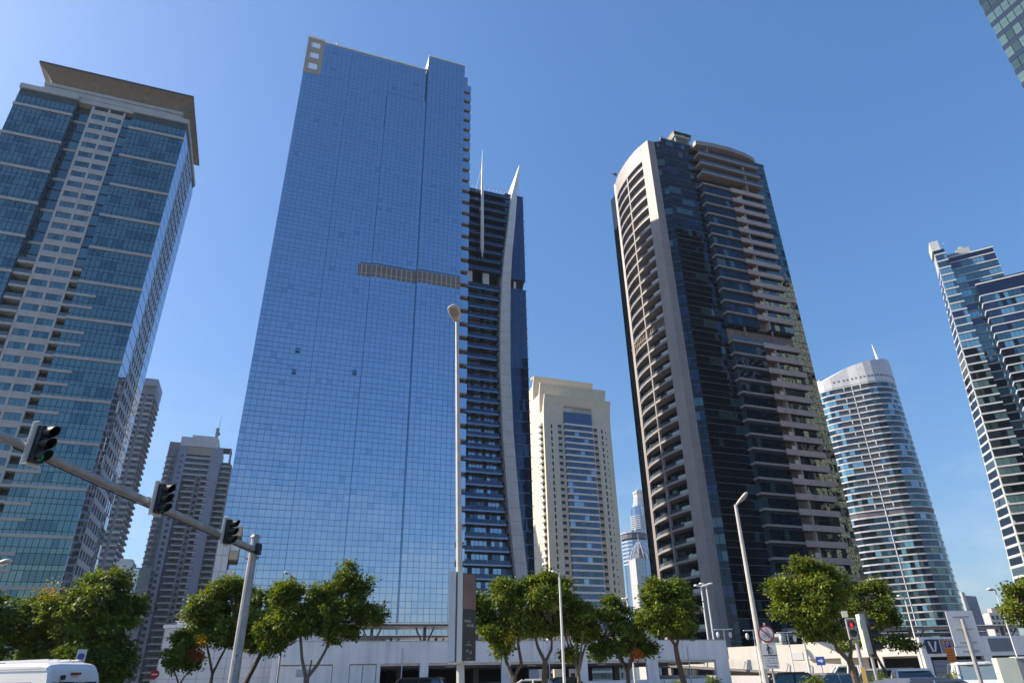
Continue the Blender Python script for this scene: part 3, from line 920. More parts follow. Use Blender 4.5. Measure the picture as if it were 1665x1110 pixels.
one('podium_wall', E2, 'grey_paint', (-10, 14, -14, -8, 0, 92)); one('podium_glass', E2, 'glass_steel', (-11, 2, -14.6, -14.05, 92, 112), (-10.5, 1.5, -14, -9, 92, 112))
for k in range(24):
    pc(E2, 'window', 2, 4.5, -14.1, -13.9, 88 - k * 3.6, 90.2 - k * 3.6, 'glass_black'); pc(E2, 'window', 6.5, 9, -14.1, -13.9, 88 - k * 3.6, 90.2 - k * 3.6, 'glass_black')
E3 = thing('far_domed_tower', 'far cream tower topped by an open dome of white ribs and a spire', 'tower', far_pos(10.45, 640), R_(12))
one('wall', E3, 'cream_stone', (-8.0, 1.5, 0, 16, 0, 98.5), (1.5, 12.0, 4, 16, 0, 80.0))
one('glass_wing', E3, 'glass_steel', (2.0, 12.0, 3.4, 15, 80.0, 97.0), (1.5, 4.0, -0.3, 3.0, 60, 97.0))
for k in range(26):
    for x in (-6.6, -4.0, -1.4):
        pc(E3, 'window', x, x + 1.5, -0.08, 0.05, 94 - k * 3.5, 96.2 - k * 3.5, 'glass_steel')
    pc(E3, 'wing_window', 6, 7.5, 3.9, 4.05, 74 - k * 3.5, 76.2 - k * 3.5, 'glass_steel'); pc(E3, 'wing_window', 9, 10.5, 3.9, 4.05, 74 - k * 3.5, 76.2 - k * 3.5, 'glass_steel')
mb = MB(); mb.prism(ngon(5.2, 12, cx=0, cy0=8), 97, 103, 'louver_grey'); mb.prism(ngon(3.4, 12, cx=0, cy0=8), 103, 108, 'louver_grey'); mb.build('lantern', E3)
for k in range(12):
    a_ = 2 * math.pi * k / 12
    path = []
    for t in range(8):
        q = t / 7
        r = 8.6 * math.cos(q * 1.45) ** 0.8 + 0.25
        path.append((r * math.cos(a_), 8 + r * math.sin(a_), 98.5 + 15.5 * (q ** 1.15)))
    mb = MB(); mb.tube(path, 0.42, 'far_haze_pale', 5); mb.build('dome_rib', E3)
mb = MB(); mb.tube([(0, 8, 112), (0, 8, 116), (0, 8, 122)], [0.6, 0.35, 0.1], 'far_haze_pale', 6); mb.build('spire', E3)
flush_pieces()

# ================================================================== brown tower with curved balcony front
F = thing('brown_tower', 'dark glass and brown stone tower with a curved white-framed balcony side', 'tower', (46.04, 149.75, 0), GRID)
FF = 3.6
one('core_wall', F, 'dark_void', (0.1, 37.2, 0.3, 26, 0, 145.2), (-1.5, 0.1, 1.6, 26, 0, 143.2))
def floor_panes(t, name_w, name_s, xa, xb, nc, y, ztop, zbot, table, spandrel, yaw=0.0, cx0=0, cy0=0, tilt=0.004):
    w = (xb - xa) / nc
    z = ztop
    while z - FF > zbot:
        run = rnd.random()
        for c in range(nc):
            if c % 3 == 0:
                run = rnd.random()
            m_ = pane_mat(run if rnd.random() < .8 else rnd.random(), table)
            ux = xa + (c + 0.5) * w
            X, Y = (cx0 + ux * math.cos(yaw) - y * math.sin(yaw), cy0 + ux * math.sin(yaw) + y * math.cos(yaw))
            pc(t, name_w, 0, w - 0.08, 0, 0.12, 0, 1.95, m_, rz=yaw, tilt=tilt, c=(X, Y, z - 1.1))
            pc(t, name_s, 0, w - 0.05, 0, 0.1, 0, 1.5, spandrel, rz=yaw, tilt=tilt, c=(X, Y, z - 2.87))
        X, Y = (cx0 + (xa + xb) / 2 * math.cos(yaw) - (y - 0.1) * math.sin(yaw), cy0 + (xa + xb) / 2 * math.sin(yaw) + (y - 0.1) * math.cos(yaw))
        pc(t, 'transom', 0, xb - xa, 0, 0.1, 0, 0.07, 'dark_grey', rz=yaw, c=(X, Y, z - 2.09))
        pc(t, 'transom', 0, xb - xa, 0, 0.1, 0, 0.07, 'mid_grey', rz=yaw, c=(X, Y, z - 0.06))
        z -= FF
dark_tab = [(0.60, 'glass_black'), (0.25, 'glass_navy'), (0.09, 'glass_green'), (0.06, 'glass_curtain')]
floor_panes(F, 'window', 'spandrel_glass', 0.05, 10.9, 8, 0.2, 145.4, 2, dark_tab, 'glass_black')
floor_panes(F, 'window', 'spandrel_glass', 32.2, 37.4, 4, 0.2, 145.4, 2, [(0.75, 'glass_black_wavy'), (0.25, 'glass_black')], 'glass_black_wavy', tilt=0.012)
# chamfer beside the pier
ch = math.atan2(-1.3, 2.2)
floor_panes(F, 'chamfer_window', 'chamfer_spandrel', -1.25, 1.25, 2, 0.05, 144.6, 2, [(0.08, 'glass_green'), (0.10, 'glass_curtain'), (0.3, 'glass_navy'), (0.52, 'glass_black')], 'glass_black', yaw=ch, cx0=-1.0, cy0=0.75)
one('coping', F, 'navy_panel', (-0.2, 37.5, 0.05, 0.6, 145.2, 145.9), (37.0, 37.5, 0.3, 26, 145.2, 145.9))
# right flank
z = 145.4
while z > 5:
    for c in range(6):
        pc(F, 'flank_pane', 37.2, 37.36, 0.6 + c * 4.2, 4.7 + c * 4.2, z - 3.4, z - 0.1, 'glass_black', tilt=0.004)
    z -= FF
# centre bay: glazed half and stone half
levels = [130.0 - FF * k for k in range(13)] + [78.4 - FF * k for k in range(20)]
for i, z in enumerate(levels):
    pc(F, 'bay_slab', 10.7, 21.0, -1.75, 0.4, z - 0.32, z + 0.2, 'taupe_light')
    pc(F, 'slab_shadow_gap', 10.95, 20.8, -1.5, 0.3, z - 0.95, z - 0.46, 'dark_void')  # solid near-black strip painted as the shade below each slab
    for c in range(7):
        w = 9.8 / 7
        m_ = pane_mat(rnd.random(), [(0.74, 'glass_black'), (0.14, 'glass_navy'), (0.06, 'glass_green'), (0.06, 'glass_curtain')])
        pc(F, 'bay_window', 11.0 + c * w + 0.04, 11.0 + (c + 1) * w - 0.04, -1.42, -1.3, z - FF + 0.28, z - 0.97, m_, tilt=0.006)
    pc(F, 'bay_return', 10.9, 11.0, -1.4, 0.2, z - FF + 0.28, z - 0.97, 'glass_curtain')
    pc(F, 'stone_spandrel', 20.4, 32.4, -2.0, -1.7, z - 0.85, z + 0.55, 'pink_stone')
    pc(F, 'balcony_slab', 20.4, 32.3, -1.7, 0.4, z - 0.8, z - 0.4, 'taupe_stone')
    pc(F, 'balcony_wall', 21.3, 24.0, 0.05, 0.25, z - 3.2, z - 0.85, 'taupe_stone')
    pc(F, 'balcony_divider', 24.0, 24.3, -1.6, 0.3, z - 3.1, z - 0.85, 'pink_stone')
    if rnd.random() < 0.5:
        pc(F, 'balcony_blind', 22.6, 23.9, -1.6, -1.5, z - 3.0, z - 2.0, 'sand_plaster')
    for c in range(5):
        w = 7.9 / 5
        pc(F, 'stone_bay_window', 24.4 + c * w + 0.04, 24.4 + (c + 1) * w - 0.04, -1.25, -1.1, z - 3.1, z - 0.85, 'glass_black_wavy' if (z < 112 and rnd.random() < .8) else 'glass_black', tilt=0.02)
one('bay_core', F, 'dark_void', (11.05, 20.8, -1.25, 0.3, 0, 78.0), (24.3, 32.2, -1.05, 0.3, 0, 78.0), (11.05, 20.8, -1.25, 0.3, 83.2, 129), (24.3, 32.2, -1.05, 0.3, 83.2, 129))
for c in range(9):
    pc(F, 'refuge_rail', 11.0 + c * 2.38, 13.3 + c * 2.38, -1.5, -1.44, 78.65, 79.7, 'balustrade')
    pc(F, 'refuge_louver', 11.0 + c * 2.38, 13.3 + c * 2.38, 0.05, 0.2, 79.0, 82.6, 'taupe_stone')
one('refuge_column', F, 'taupe_stone', (15.5, 15.9, -1.5, -1.1, 79, 83)); one('refuge_column', F, 'taupe_stone', (24.4, 24.8, -1.5, -1.1, 79, 83))
# deep balconies of the top floors
for z in (133.6, 137.2, 140.8):
    pc(F, 'top_balcony_slab', 10.6, 32.3, -2.6, 0.3, z - 0.35, z + 0.25, 'taupe_light')
    pc(F, 'top_balcony_soffit', 10.7, 32.2, -2.55, 0.25, z - 0.55, z - 0.36, 'taupe_stone')
    for c in range(9):
        pc(F, 'top_rail', 10.8 + c * 2.38, 13.1 + c * 2.38, -2.5, -2.44, z + 0.26, z + 1.2, 'balustrade')
    for c in range(10):
        pc(F, 'top_window', 11.0 + c * 2.1, 13.0 + c * 2.1, 0.1, 0.22, z + 0.3, z + 2.9, 'glass_black')
mb = MB(); mb.prism([(10.4, 0.4), (10.4, -2.4), (16, -3.1), (22, -3.3), (28, -2.8), (32.4, -1.8), (32.4, 0.4)], 144.2, 145.7, 'taupe_light'); mb.build('roof_canopy', F)
for x, z0, z1 in ((14.2, 141.0, 144.2), (26.5, 133.8, 140.6), (26.4, 130.3, 133.2)):
    pc(F, 'top_divider', x, x + 0.35, -2.3, 0.2, z0, z1, 'taupe_light')
# pier and curved balcony side
mb = MB(); mb.prism([(-4.15, 1.25), (-1.85, 1.2), (-1.85, 2.4), (-5.0, 4.2)], 0, 144.6, 'taupe_light'); mb.build('pier', F)
for i in range(40):
    pc(F, 'pier_joint', -4.13, -1.87, 1.19, 1.21, 3.0 + 3.6 * i, 3.06 + 3.6 * i, 'taupe_stone')
ARC = [(-5.0, 4.2), (-5.42, 7.0), (-5.6, 9.6), (-5.62, 12.2), (-5.45, 15.0), (-5.1, 17.9), (-4.6, 20.0), (-4.0, 21.8)]
def arc_prism(mb, d_in, z0, z1, mat, a=0, b=None, d_out=0.0):
    pts = ARC[a:b]
    outer = [(x - d_out, y) for x, y in pts]
    inner = [(x + d_in, y) for x, y in pts]
    mb.prism(outer[::-1] + inner, z0, z1, mat)
mb = MB(); arc_prism(mb, 0.8, 138.6, 144.6, 'taupe_light', d_out=0.06); mb.build('arched_head', F)
mb = MB(); mb.prism([(-4.05, 21.7), (-3.4, 21.7), (-3.4, 22.6), (-4.2, 22.6)], 0, 144.6, 'taupe_light'); mb.build('end_pier', F)
mb = MB(); mb.box(-5.66, -5.0, 12.0, 12.45, 0, 139, 'taupe_light'); mb.build('mid_mullion', F)
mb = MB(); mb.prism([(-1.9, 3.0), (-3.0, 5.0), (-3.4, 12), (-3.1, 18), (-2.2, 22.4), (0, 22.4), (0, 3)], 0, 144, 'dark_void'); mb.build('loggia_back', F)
for k in range(38):
    z = 136.3 - FF * k
    if z < 4:
        break
    refuge = k == 15
    mb = MB(); arc_prism(mb, 2.4, z - 0.35, z + 0.2, 'taupe_light'); mb.build('loggia_slab', F)
    mb = MB(); arc_prism(mb, 0.12, z + 0.2, z + 1.0, 'balustrade' if k % 1 == 0 else 'taupe_light', d_out=-0.15); r_ = mb.build('loggia_rail', F)
    for c in range(8):
        y0 = 4.8 + c * 2.05
        xi = -3.1 - 0.35 * math.sin((y0 - 3) / 19 * math.pi)
        pc(F, 'loggia_window', xi - 0.1, xi, y0, y0 + 1.8, z + 0.3, z + 2.8, 'glass_black' if rnd.random() < .7 else ('glass_curtain' if rnd.random() < .7 else 'glass_steel'), tilt=0.003)
    if rnd.random() < 0.75:
        y0 = 6 + rnd.random() * 3.5
        pc(F, 'balcony_furniture', -4.6, -4.2, y0, y0 + 0.9, z + 0.2, z + 0.7 + rnd.random() * 0.9, 'white_slab')
    if rnd.random() < 0.5:
        y0 = 13.5 + rnd.random() * 4
        pc(F, 'balcony_furniture', -4.4, -4.0, y0, y0 + 0.9, z + 0.2, z + 0.7 + rnd.random() * 0.9, 'white_slab')
one('loggia_grille', F, 'beige_soffit', *[(-5.1, -5.0, 4.6 + 0.9 * i, 4.75 + 0.9 * i, 82.5, 85.4) for i in range(19)], (-5.12, -5.02, 4.6, 21.6, 83.8, 83.95))
one('rear_glass', F, 'glass_black', (-3.9, -0.5, 22.7, 26, 0, 141))
# roof plant: beige cradle crane and penthouse
one('roof_house', F, 'cream_stone', (8.0, 22.0, 4.0, 12.0, 145.2, 148.6))
one('roof_house_wing', F, 'light_grey_panel', (22.0, 30.0, 4.5, 12.0, 145.2, 147.6))
mb = MB()
mb.box(5.8, 11.8, 1.0, 5.0, 149.4, 150.1, 'cream_stone'); mb.box(6.2, 6.6, 1.4, 1.8, 145.4, 149.4, 'cream_stone'); mb.box(10.8, 11.2, 1.4, 1.8, 145.4, 149.4, 'cream_stone'); mb.box(10.8, 11.2, 4.2, 4.6, 145.4, 149.4, 'cream_stone')
mb.box(5.6, 12.0, 0.8, 5.2, 150.9, 151.2, 'steel_dark'); mb.box(5.7, 5.8, 0.9, 5.1, 150.1, 150.9, 'sand_dark')
for i in range(7):
    mb.box(5.8 + i, 5.9 + i, 0.85, 0.95, 150.1, 150.95, 'steel_dark')
mb.prism(ngon(1.7, 10, cx=9.2, cy0=3.0), 150.1, 151.6, 'white_slab')
mb.build('roof_cradle', F)
mb = MB()
mb.box(-0.0, 37, 0.4, 0.46, 146.8, 146.86, 'grey_paint')
for i in range(19): mb.box(0.2 + i * 2, 0.26 + i * 2, 0.4, 0.46, 145.9, 146.8, 'grey_paint')
mb.build('roof_rail', F)
mb = MB(); mb.tube([(-4.6, 18.5, 144.6), (-5.6, 18.8, 146.2), (-6.9, 19.0, 145.6)], 0.12, 'dark_grey', 5); mb.box(-6.2, -5.2, 18.5, 19.2, 145.4, 145.9, 'dark_grey'); mb.build('roof_davit', F)
flush_pieces()

# ================================================================== oval tower with slanted silver crown
Gt = thing('oval_tower', 'oval tower of white floor bands with a slanted silver crown right of the brown tower', 'tower', (212, 390, 0), 0)
ring = [(186, 386), (188.5, 381), (191.5, 377), (195, 374.2), (200.1, 371.4), (204, 369.4), (207.9, 366.6), (211.5, 364.4), (215.4, 363.2), (218.5, 362.9), (221.8, 363.4), (225.3, 365), (228.7, 367.6), (231.6, 371), (234, 375.2), (236, 381), (236.5, 390), (232, 405), (215, 414), (196, 408), (187, 397)]
ring = [(x - 212, y - 390) for x, y in ring]
def offset(r, d):
    cxm = sum(p[0] for p in r) / len(r); cym = sum(p[1] for p in r) / len(r)
    out = []
    for x, y in r:
        L = math.hypot(x - cxm, y - cym); out.append((x + (x - cxm) / L * d, y + (y - cym) / L * d))
    return out
mb = MB(); mb.prism(offset(ring, -1.0), 0, 156, 'dark_void'); mb.build('core_wall', Gt)
FG = 3.52
for k in range(44):
    z = 155.6 - FG * k
    if k == 21:
        mb = MB(); mb.prism(offset(ring, -0.15), z - 3.2, z - 0.3, 'dark_grey'); mb.build('refuge_band', Gt)
    mb = MB(); mb.prism(offset(ring, 0.3), z - 0.48, z + 0.3, 'light_grey_panel'); mb.build('floor_slab', Gt)
    if k == 21:
        continue
    for i in range(0, 16):
        (xa, ya), (xb, yb) = ring[i], ring[i + 1]
        L = math.hypot(xb - xa, yb - ya); yaw = math.atan2(yb - ya, xb - xa)
        nsub = 2 if L > 3.4 else 1
        for s in range(nsub):
            t = (s + 0.5) / nsub
            X, Y = xa + (xb - xa) * t, ya + (yb - ya) * t
            balc = 3 <= i <= 7 and (k % 2 == 0 or i in (4, 5)) and k < 22
            if balc:
                m_ = 'dark_void'  # shade of the balcony recess put into the pane colour
            elif i < 4:
                m_ = pane_mat(rnd.random(), [(0.45, 'glass_aqua'), (0.55, 'glass_steel_dark')]) if k < 21 else pane_mat(rnd.random(), [(0.12, 'glass_aqua'), (0.88, 'glass_steel_dark')])
            elif k >= 22 and i in (5, 6):
                m_ = pane_mat(rnd.random(), [(0.6, 'glass_aqua'), (0.4, 'glass_steel_dark')])
            else:
                m_ = pane_mat(rnd.random(), [(0.10, 'glass_steel'), (0.16, 'glass_green'), (0.74, 'glass_steel_dark')])
            pc(Gt, 'window', 0, L / nsub - 0.12, 0, 0.15, 0, FG - 1.05, m_, rz=yaw, tilt=0.02, c=(X, Y, z - FG / 2 - 0.05))
            if balc:
                pc(Gt, 'balcony_rail', 0, L / nsub - 0.2, 0, 0.08, 0, 0.9, 'balustrade', rz=yaw, c=(X - 0.1, Y - 0.25, z - FG + 0.95))
    for i in (4, 6):
        if k % 2 == 0 and k < 21:
            x, y = ring[i]
            pc(Gt, 'balcony_divider', x - 0.25, x + 0.25, y - 0.35, y + 0.4, z - FG + 0.45, z - 0.5, 'white_slab')
x, y = ring[5]
one('mullion_column', Gt, 'light_grey_panel', (x - 0.22, x + 0.22, y - 0.5, y + 0.3, 0, 155.2))
crown_z = [161.5, 161.8, 162.3, 163.2, 165.3, 167.4, 168.2, 168.8, 169.3, 169.6, 170.2, 171.0, 171.5, 171.3, 170.0, 166, 164, 162, 161, 161, 161]
mb = MB(); mb.prism(offset(ring, 0.45), 156.05, crown_z, 'light_grey_panel'); crown_g = mb.build('crown', Gt)
for i in range(3, 15):
    (xa, ya), (xb, yb) = offset(ring, 0.5)[i], offset(ring, 0.5)[i + 1]
    yaw = math.atan2(yb - ya, xb - xa)
    for t in (0.3, 0.75):
        pc(Gt, 'crown_slot', 0, 0.9, 0, 0.12, 0, 1.0, 'dark_grey', rz=yaw, c=(xa + (xb - xa) * t, ya + (yb - ya) * t, 159.6))
mb = MB(); mb.tube([(15.5, -16, 166), (15.6, -15.6, 176), (15.0, -15, 186)], [1.1, 0.8, 0.1], 'white_metal', 8); mb.build('spike', Gt)
one('roof_box', Gt, 'cream_stone', (-20, -13, -8, 0, 160, 165.5))
flush_pieces()

# ================================================================== right teal tower with white bands
HG = R_(-29.2)
Ht = thing('banded_tower', 'teal glass tower with white floor bands and stepped front near the right edge', 'tower', (186.92, 244.05, 0), HG)
def xl(z): return -6.4 * max(0.0, (164.5 - z)) / 124.0
def eb(z): return 0.2 - 3.9 * max(0.0, (164.5 - z)) / 124.0
def left_poly(z, d=0.0): return [(xl(z) - d * 0.4, -d), (4.2 + d * 0.2, -d), (4.2, 12.0), (xl(z) + eb(z) - d * 0.4, 9.0)]
FH = 3.5
def loft(mb, polys, zs, mat):
    n = len(polys[0]); vs = []; fs = []
    for p, z in zip(polys, zs): vs += [(a, b, z) for a, b in p]
    for i in range(len(polys) - 1):
        for k in range(n): fs.append((i * n + k, i * n + (k + 1) % n, (i + 1) * n + (k + 1) % n, (i + 1) * n + k))
    fs.append(tuple(range(n - 1, -1, -1))); fs.append(tuple(range((len(polys) - 1) * n, len(polys) * n)))
    mb.add(vs, fs, mat)
mb = MB(); zs = [0, 40, 80, 120, 164.5, 166.8]; loft(mb, [left_poly(z, -0.25) for z in zs], zs, 'glass_navy'); mb.build('left_core', Ht)
zs = [164.5 - FH * q_ for q_ in range(47)][::-1]
mb = MB(); loft(mb, [[(xl(z) - 0.05, -0.1), (xl(z) + 0.7, -0.1), (xl(z) + eb(z) + 0.7, 9.0), (xl(z) + eb(z) - 0.05, 9.0)] for z in zs], zs, 'grey_slab'); mb.build('flank_wall', Ht)
one('main_core', Ht, 'glass_navy', (4.2, 21.4, 4.15, 24, 0, 163.4)); one('step_core', Ht, 'glass_navy', (9.7, 40.0, -2.8, 4.2, 0, 144.4))
one('rear_core', Ht, 'mid_grey', (2.0, 40.0, 24.0, 30.0, 0, 150.0), (21.4, 40, 4.2, 24, 0, 144))
teal_tab = [(0.20, 'glass_navy_b'), (0.28, 'glass_aqua'), (0.52, 'glass_teal')]
def row(x0, x1, y, z, n, name, dark=0.0):
    w = (x1 - x0) / n; run = rnd.random()
    for c in range(n):
        if c % 3 == 0: run = rnd.random()
        pc(Ht, name, x0 + c * w + 0.05, x0 + (c + 1) * w - 0.05, y - 0.12, y, z - FH + 0.4, z - 0.5, pane_mat(run, teal_tab) if rnd.random() > dark else 'glass_black', tilt=0.006)
for k in range(46):
    z = 164.5 - FH * k
    if z < 5: break
    mb = MB(); mb.prism(left_poly(z, 0.35), z - 0.36, z + 0.26, 'light_grey_panel'); mb.build('left_band', Ht)
    row(xl(z), 4.1, -0.0, z, 4, 'left_window', 0.0 if z > 110 else 0.12)
    # curved balconies on the left flank
    ya, yb = 1.0, 8.5
    e = eb(z) / 9.0
    if z < 158:
        z0_, z1_ = z - FH + 0.45, z - 0.55
        fv = []
        for zz2, t_ in ((z0_, 0.10), (z0_, 0.92), (z1_, 0.92), (z1_, 0.10)):
            fv.append((xl(zz2) + eb(zz2) * t_ - 0.14, 9.0 * t_, zz2))
        fv += [(p_[0] + 0.1, p_[1], p_[2]) for p_ in fv]
        mb = MB(); mb.add(fv, [(0, 3, 2, 1), (4, 5, 6, 7), (0, 1, 5, 4), (1, 2, 6, 5), (2, 3, 7, 6), (3, 0, 4, 7)], pane_mat(rnd.random(), [(0.15, 'glass_curtain'), (0.85, 'glass_black')]))
        mb.build('flank_window', Ht)
    if k > 0:
        pc(Ht, 'main_band', 4.2, 21.6, 3.75, 4.3, z - 0.28, z + 0.22, 'light_grey_panel')
        row(4.3, 21.4, 4.1, z, 12, 'main_window')
    if z < 143:
        zz_ = z - 0.9
        pc(Ht, 'step_band', 9.5, 40.2, -3.3, -2.6, zz_ - 0.28, zz_ + 0.22, 'light_grey_panel')
        pc(Ht, 'step_flank_band', 9.45, 9.9, -2.6, 4.0, zz_ - 0.4, zz_ + 0.35, 'light_grey_panel')
        row(9.8, 39.8, -2.85, zz_, 20, 'step_window', 0.05 if z > 110 else 0.35)
        pc(Ht, 'step_flank_pane', 9.55, 9.68, -2.5, 3.8, zz_ - FH + 0.4, zz_ - 0.45, 'glass_navy', tilt=0.006)
one('coping', Ht, 'white_slab', (4.2, 21.7, 3.7, 4.4, 163.4, 163.9), (9.5, 40.2, -3.2, -2.5, 144.4, 144.9))
one('parapet_glass', Ht, 'glass_navy', (10, 30, -2.0, -1.9, 144.9, 146.0))
one('corner_pylon', Ht, 'light_grey_panel', (-0.4, 2.9, 0.2, 9.0, 166.8, 171.6))
mb = MB(); mb.box(5.0, 9.0, 6.0, 14.0, 163.5, 166.4, 'grey_paint'); mb.box(9.0, 14.0, 6.5, 14.0, 163.5, 168.0, 'cream_stone'); mb.box(10.4, 12.0, 7.0, 12.0, 168.0, 169.4, 'cream_stone'); mb.box(5.2, 16, 5.2, 5.3, 164.6, 164.75, 'grey_paint'); mb.build('roof_plant', Ht)
mb = MB(); mb.tube([(3.4, 2, 166), (4.1, 1.0, 169.4)], 0.15, 'white_metal', 5); mb.tube([(4.1, 1.0, 169.4), (5.1, 0.6, 169.6)], 0.12, 'white_metal', 5); mb.build('roof_davit', Ht)
flush_pieces()

# ================================================================== near tower at the top right corner
I = thing('near_tower', 'green tinted glass tower cut off by the top right corner', 'tower', (104.57, 96.95, 0), GRID)
# its left flank runs back towards the street (local -y)
one('core_wall', I, 'dark_void', (0.15, 30, -42, -0.15, 0, 175))
for k in range(48):
    z = 172.3 - 3.6 * k
    pc(I, 'spandrel_band', -0.05, 0.2, -42, 0.05, z - 1.1, z, 'glass_navy', tilt=0.001)
    run = rnd.random()
    for c in range(28):
        if c % 5 == 0: run = rnd.random()
        m_ = pane_mat(run if rnd.random() < .75 else rnd.random(), [(0.45, 'glass_green_pane'), (0.55, 'glass_green_dark')])
        for h0, h1 in ((0.05, 1.15), (1.2, 2.4)):
            pc(I, 'pane', 0.0, 0.12, -1.5 * (c + 1) + 0.06, -1.5 * c - 0.06, z - 3.55 + h0, z - 3.55 + h1, m_, tilt=0.004)
# ------------------------------------------------------------------ tower beyond the frame whose image breaks up in the brown tower's glass
Q = thing('reflected_tower', 'pale gridded tower beyond the right edge mirrored in the brown tower', 'tower', (224, 89, 0), GRID)
one('core_wall', Q, 'dark_void', (0.3, 30, 0.3, 46, 0, 186))
for k in range(49):
    pc(Q, 'floor_band', 0, 30.2, 0, 46.2, 3.8 * k, 3.8 * k + 1.7, 'sand_plaster')
for c in range(9):
    pc(Q, 'pier', -0.2, 0.4, c * 5.6, c * 5.6 + 1.5, 0, 187, 'light_grey_panel')
    if c < 6: pc(Q, 'pier', c * 5.6, c * 5.6 + 1.5, -0.2, 0.4, 0, 187, 'light_grey_panel')
Q2 = thing('reflected_block', 'dark glass slab block beyond the right edge mirrored low in the brown tower', 'tower', (222, 22, 0), GRID)
one('core_wall', Q2, 'glass_steel_dark', (0.3, 30, 0.3, 66, 0, 146))
for k in range(40):
    pc(Q2, 'floor_band', 0, 30.2, 0, 66.2, 3.7 * k, 3.7 * k + 0.9, 'grey_paint')
for c in range(14):
    pc(Q2, 'pier', -0.2, 0.4, c * 4.8, c * 4.8 + 0.9, 0, 147, 'grey_paint')
# ================================================================== low far blocks at the lower right
Mt = thing('far_brown_tower', 'far brown finned block right of the oval tower foot', 'building', (380.0, 601.0, 0), R_(30))
one('wall', Mt, 'taupe_stone', (0.2, 16, 0.2, 20, 0, 58.5)); one('end_wall', Mt, 'cream_stone', (-4.6, 0.1, 0, 20, 0, 61))
for c in range(6):
    pc(Mt, 'wall_fin', 1.0 + c * 2.6, 2.0 + c * 2.6, -0.6, 0.25, 0, 58, 'grey_paint')
N1 = thing('far_low_block', 'far cream low block with rows of square windows at the lower right', 'building', (334, 508, 0), R_(-12))
one('wall', N1, 'cream_stone', (0, 15, 0.2, 12, 0, 38)); one('roof_house', N1, 'pink_stone', (3, 11, 2, 9, 38, 41))
for k in range(7):
    for c in range(5):
        pc(N1, 'window', 0.8 + c * 2.9, 2.4 + c * 2.9, 0.1, 0.25, 33.5 - 4.2 * k, 36 - 4.2 * k, 'glass_black')
flush_pieces()
# ================================================================== parking garage
P = thing('parking_garage', 'white two-level parking garage with open bays behind the street trees', 'garage', (-22.3, 66.3, 0), R_(17.0))
mb = MB(); mb.box(0, 47.2, 0, 0.35, 3.1, 5.0, 'garage_white'); mb.box(0, 47.2, 0.35, 38, 2.9, 3.3, 'garage_white'); mb.build('upper_wall', P)
one('left_wall', P, 'garage_white', (-0.02, 0.3, 0.36, 38, 0.0, 2.9), (-0.02, 0.3, 0.36, 38, 3.3, 5.0))
one('right_parapet', P, 'garage_white', (46.9, 47.2, 0.36, 38, 3.3, 5.0))
one('floor_slab', P, 'garage_inside', (0.3, 47.0, 0.4, 38, 0.0, 0.25))
one('back_wall', P, 'garage_inside', (0.3, 34.0, 30, 30.3, 0.25, 2.9))
bays = [(0.0, 0.5), (5.4, 6.9), (9.4, 9.75), (13.5, 14.3), (21.6, 22.5), (29.7, 30.7), (37.4, 38.7), (45.6, 47.2)]
for a, b in bays:
    pc(P, 'pillar', a, b, -0.003, 0.36, 0.0, 3.099, 'garage_white')
pc(P, 'blind_panel', 0.55, 5.35, 0.1, 0.3, 0.0, 3.0, 'garage_white')
pc(P, 'blind_panel', 6.95, 8.1, 0.1, 0.3, 0.0, 3.0, 'garage_white'); pc(P, 'blind_panel', 8.16, 9.35, 0.1, 0.3, 0.0, 3.0, 'garage_white')
pc(P, 'sill_wall', 14.3, 45.6, 0.03, 0.3, 0.0, 1.3, 'garage_white'); pc(P, 'sill_wall', 9.8, 13.45, 0.05, 0.3, 0.0, 1.0, 'garage_white')
for r in range(3):
    for c in range(5):
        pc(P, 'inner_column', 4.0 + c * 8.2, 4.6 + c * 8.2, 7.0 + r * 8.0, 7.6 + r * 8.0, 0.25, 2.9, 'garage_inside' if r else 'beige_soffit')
for c in range(6):
    pc(P, 'ceiling_pipe', 2.0, 46.0, 3.0 + c * 3.3, 3.12 + c * 3.3, 2.72, 2.84, 'grey_paint')
for i, x in enumerate((4.6, 11.2, 17.9, 26.0, 34.3, 41.8)):
    pc(P, 'wall_joint', x, x + 0.03, -0.006, 0.0, 3.12, 4.98, 'grey_slab')
    if i % 2: pc(P, 'drain_pipe', x + 0.5, x + 0.58, -0.1, -0.01, 0.1, 4.4, 'light_grey_panel')
for x in (16.2, 24.6, 32.4, 40.6):
    pc(P, 'bay_lamp', x, x + 0.9, 1.2, 1.35, 2.74, 2.84, 'sign_white')
pc(P, 'vent_grille', 2.2, 3.4, 0.06, 0.1, 2.1, 2.7, 'grey_slab'); pc(P, 'wall_box', 20.9, 21.3, -0.1, 0.0, 3.3, 3.8, 'light_grey_panel')
pc(P, 'parapet_cap', -0.04, 47.24, -0.05, 0.4, 5.0, 5.06, 'grey_slab')
one('roof_cabin', P, 'mid_grey', (6.0, 12.5, 20, 26, 3.3, 6.3))

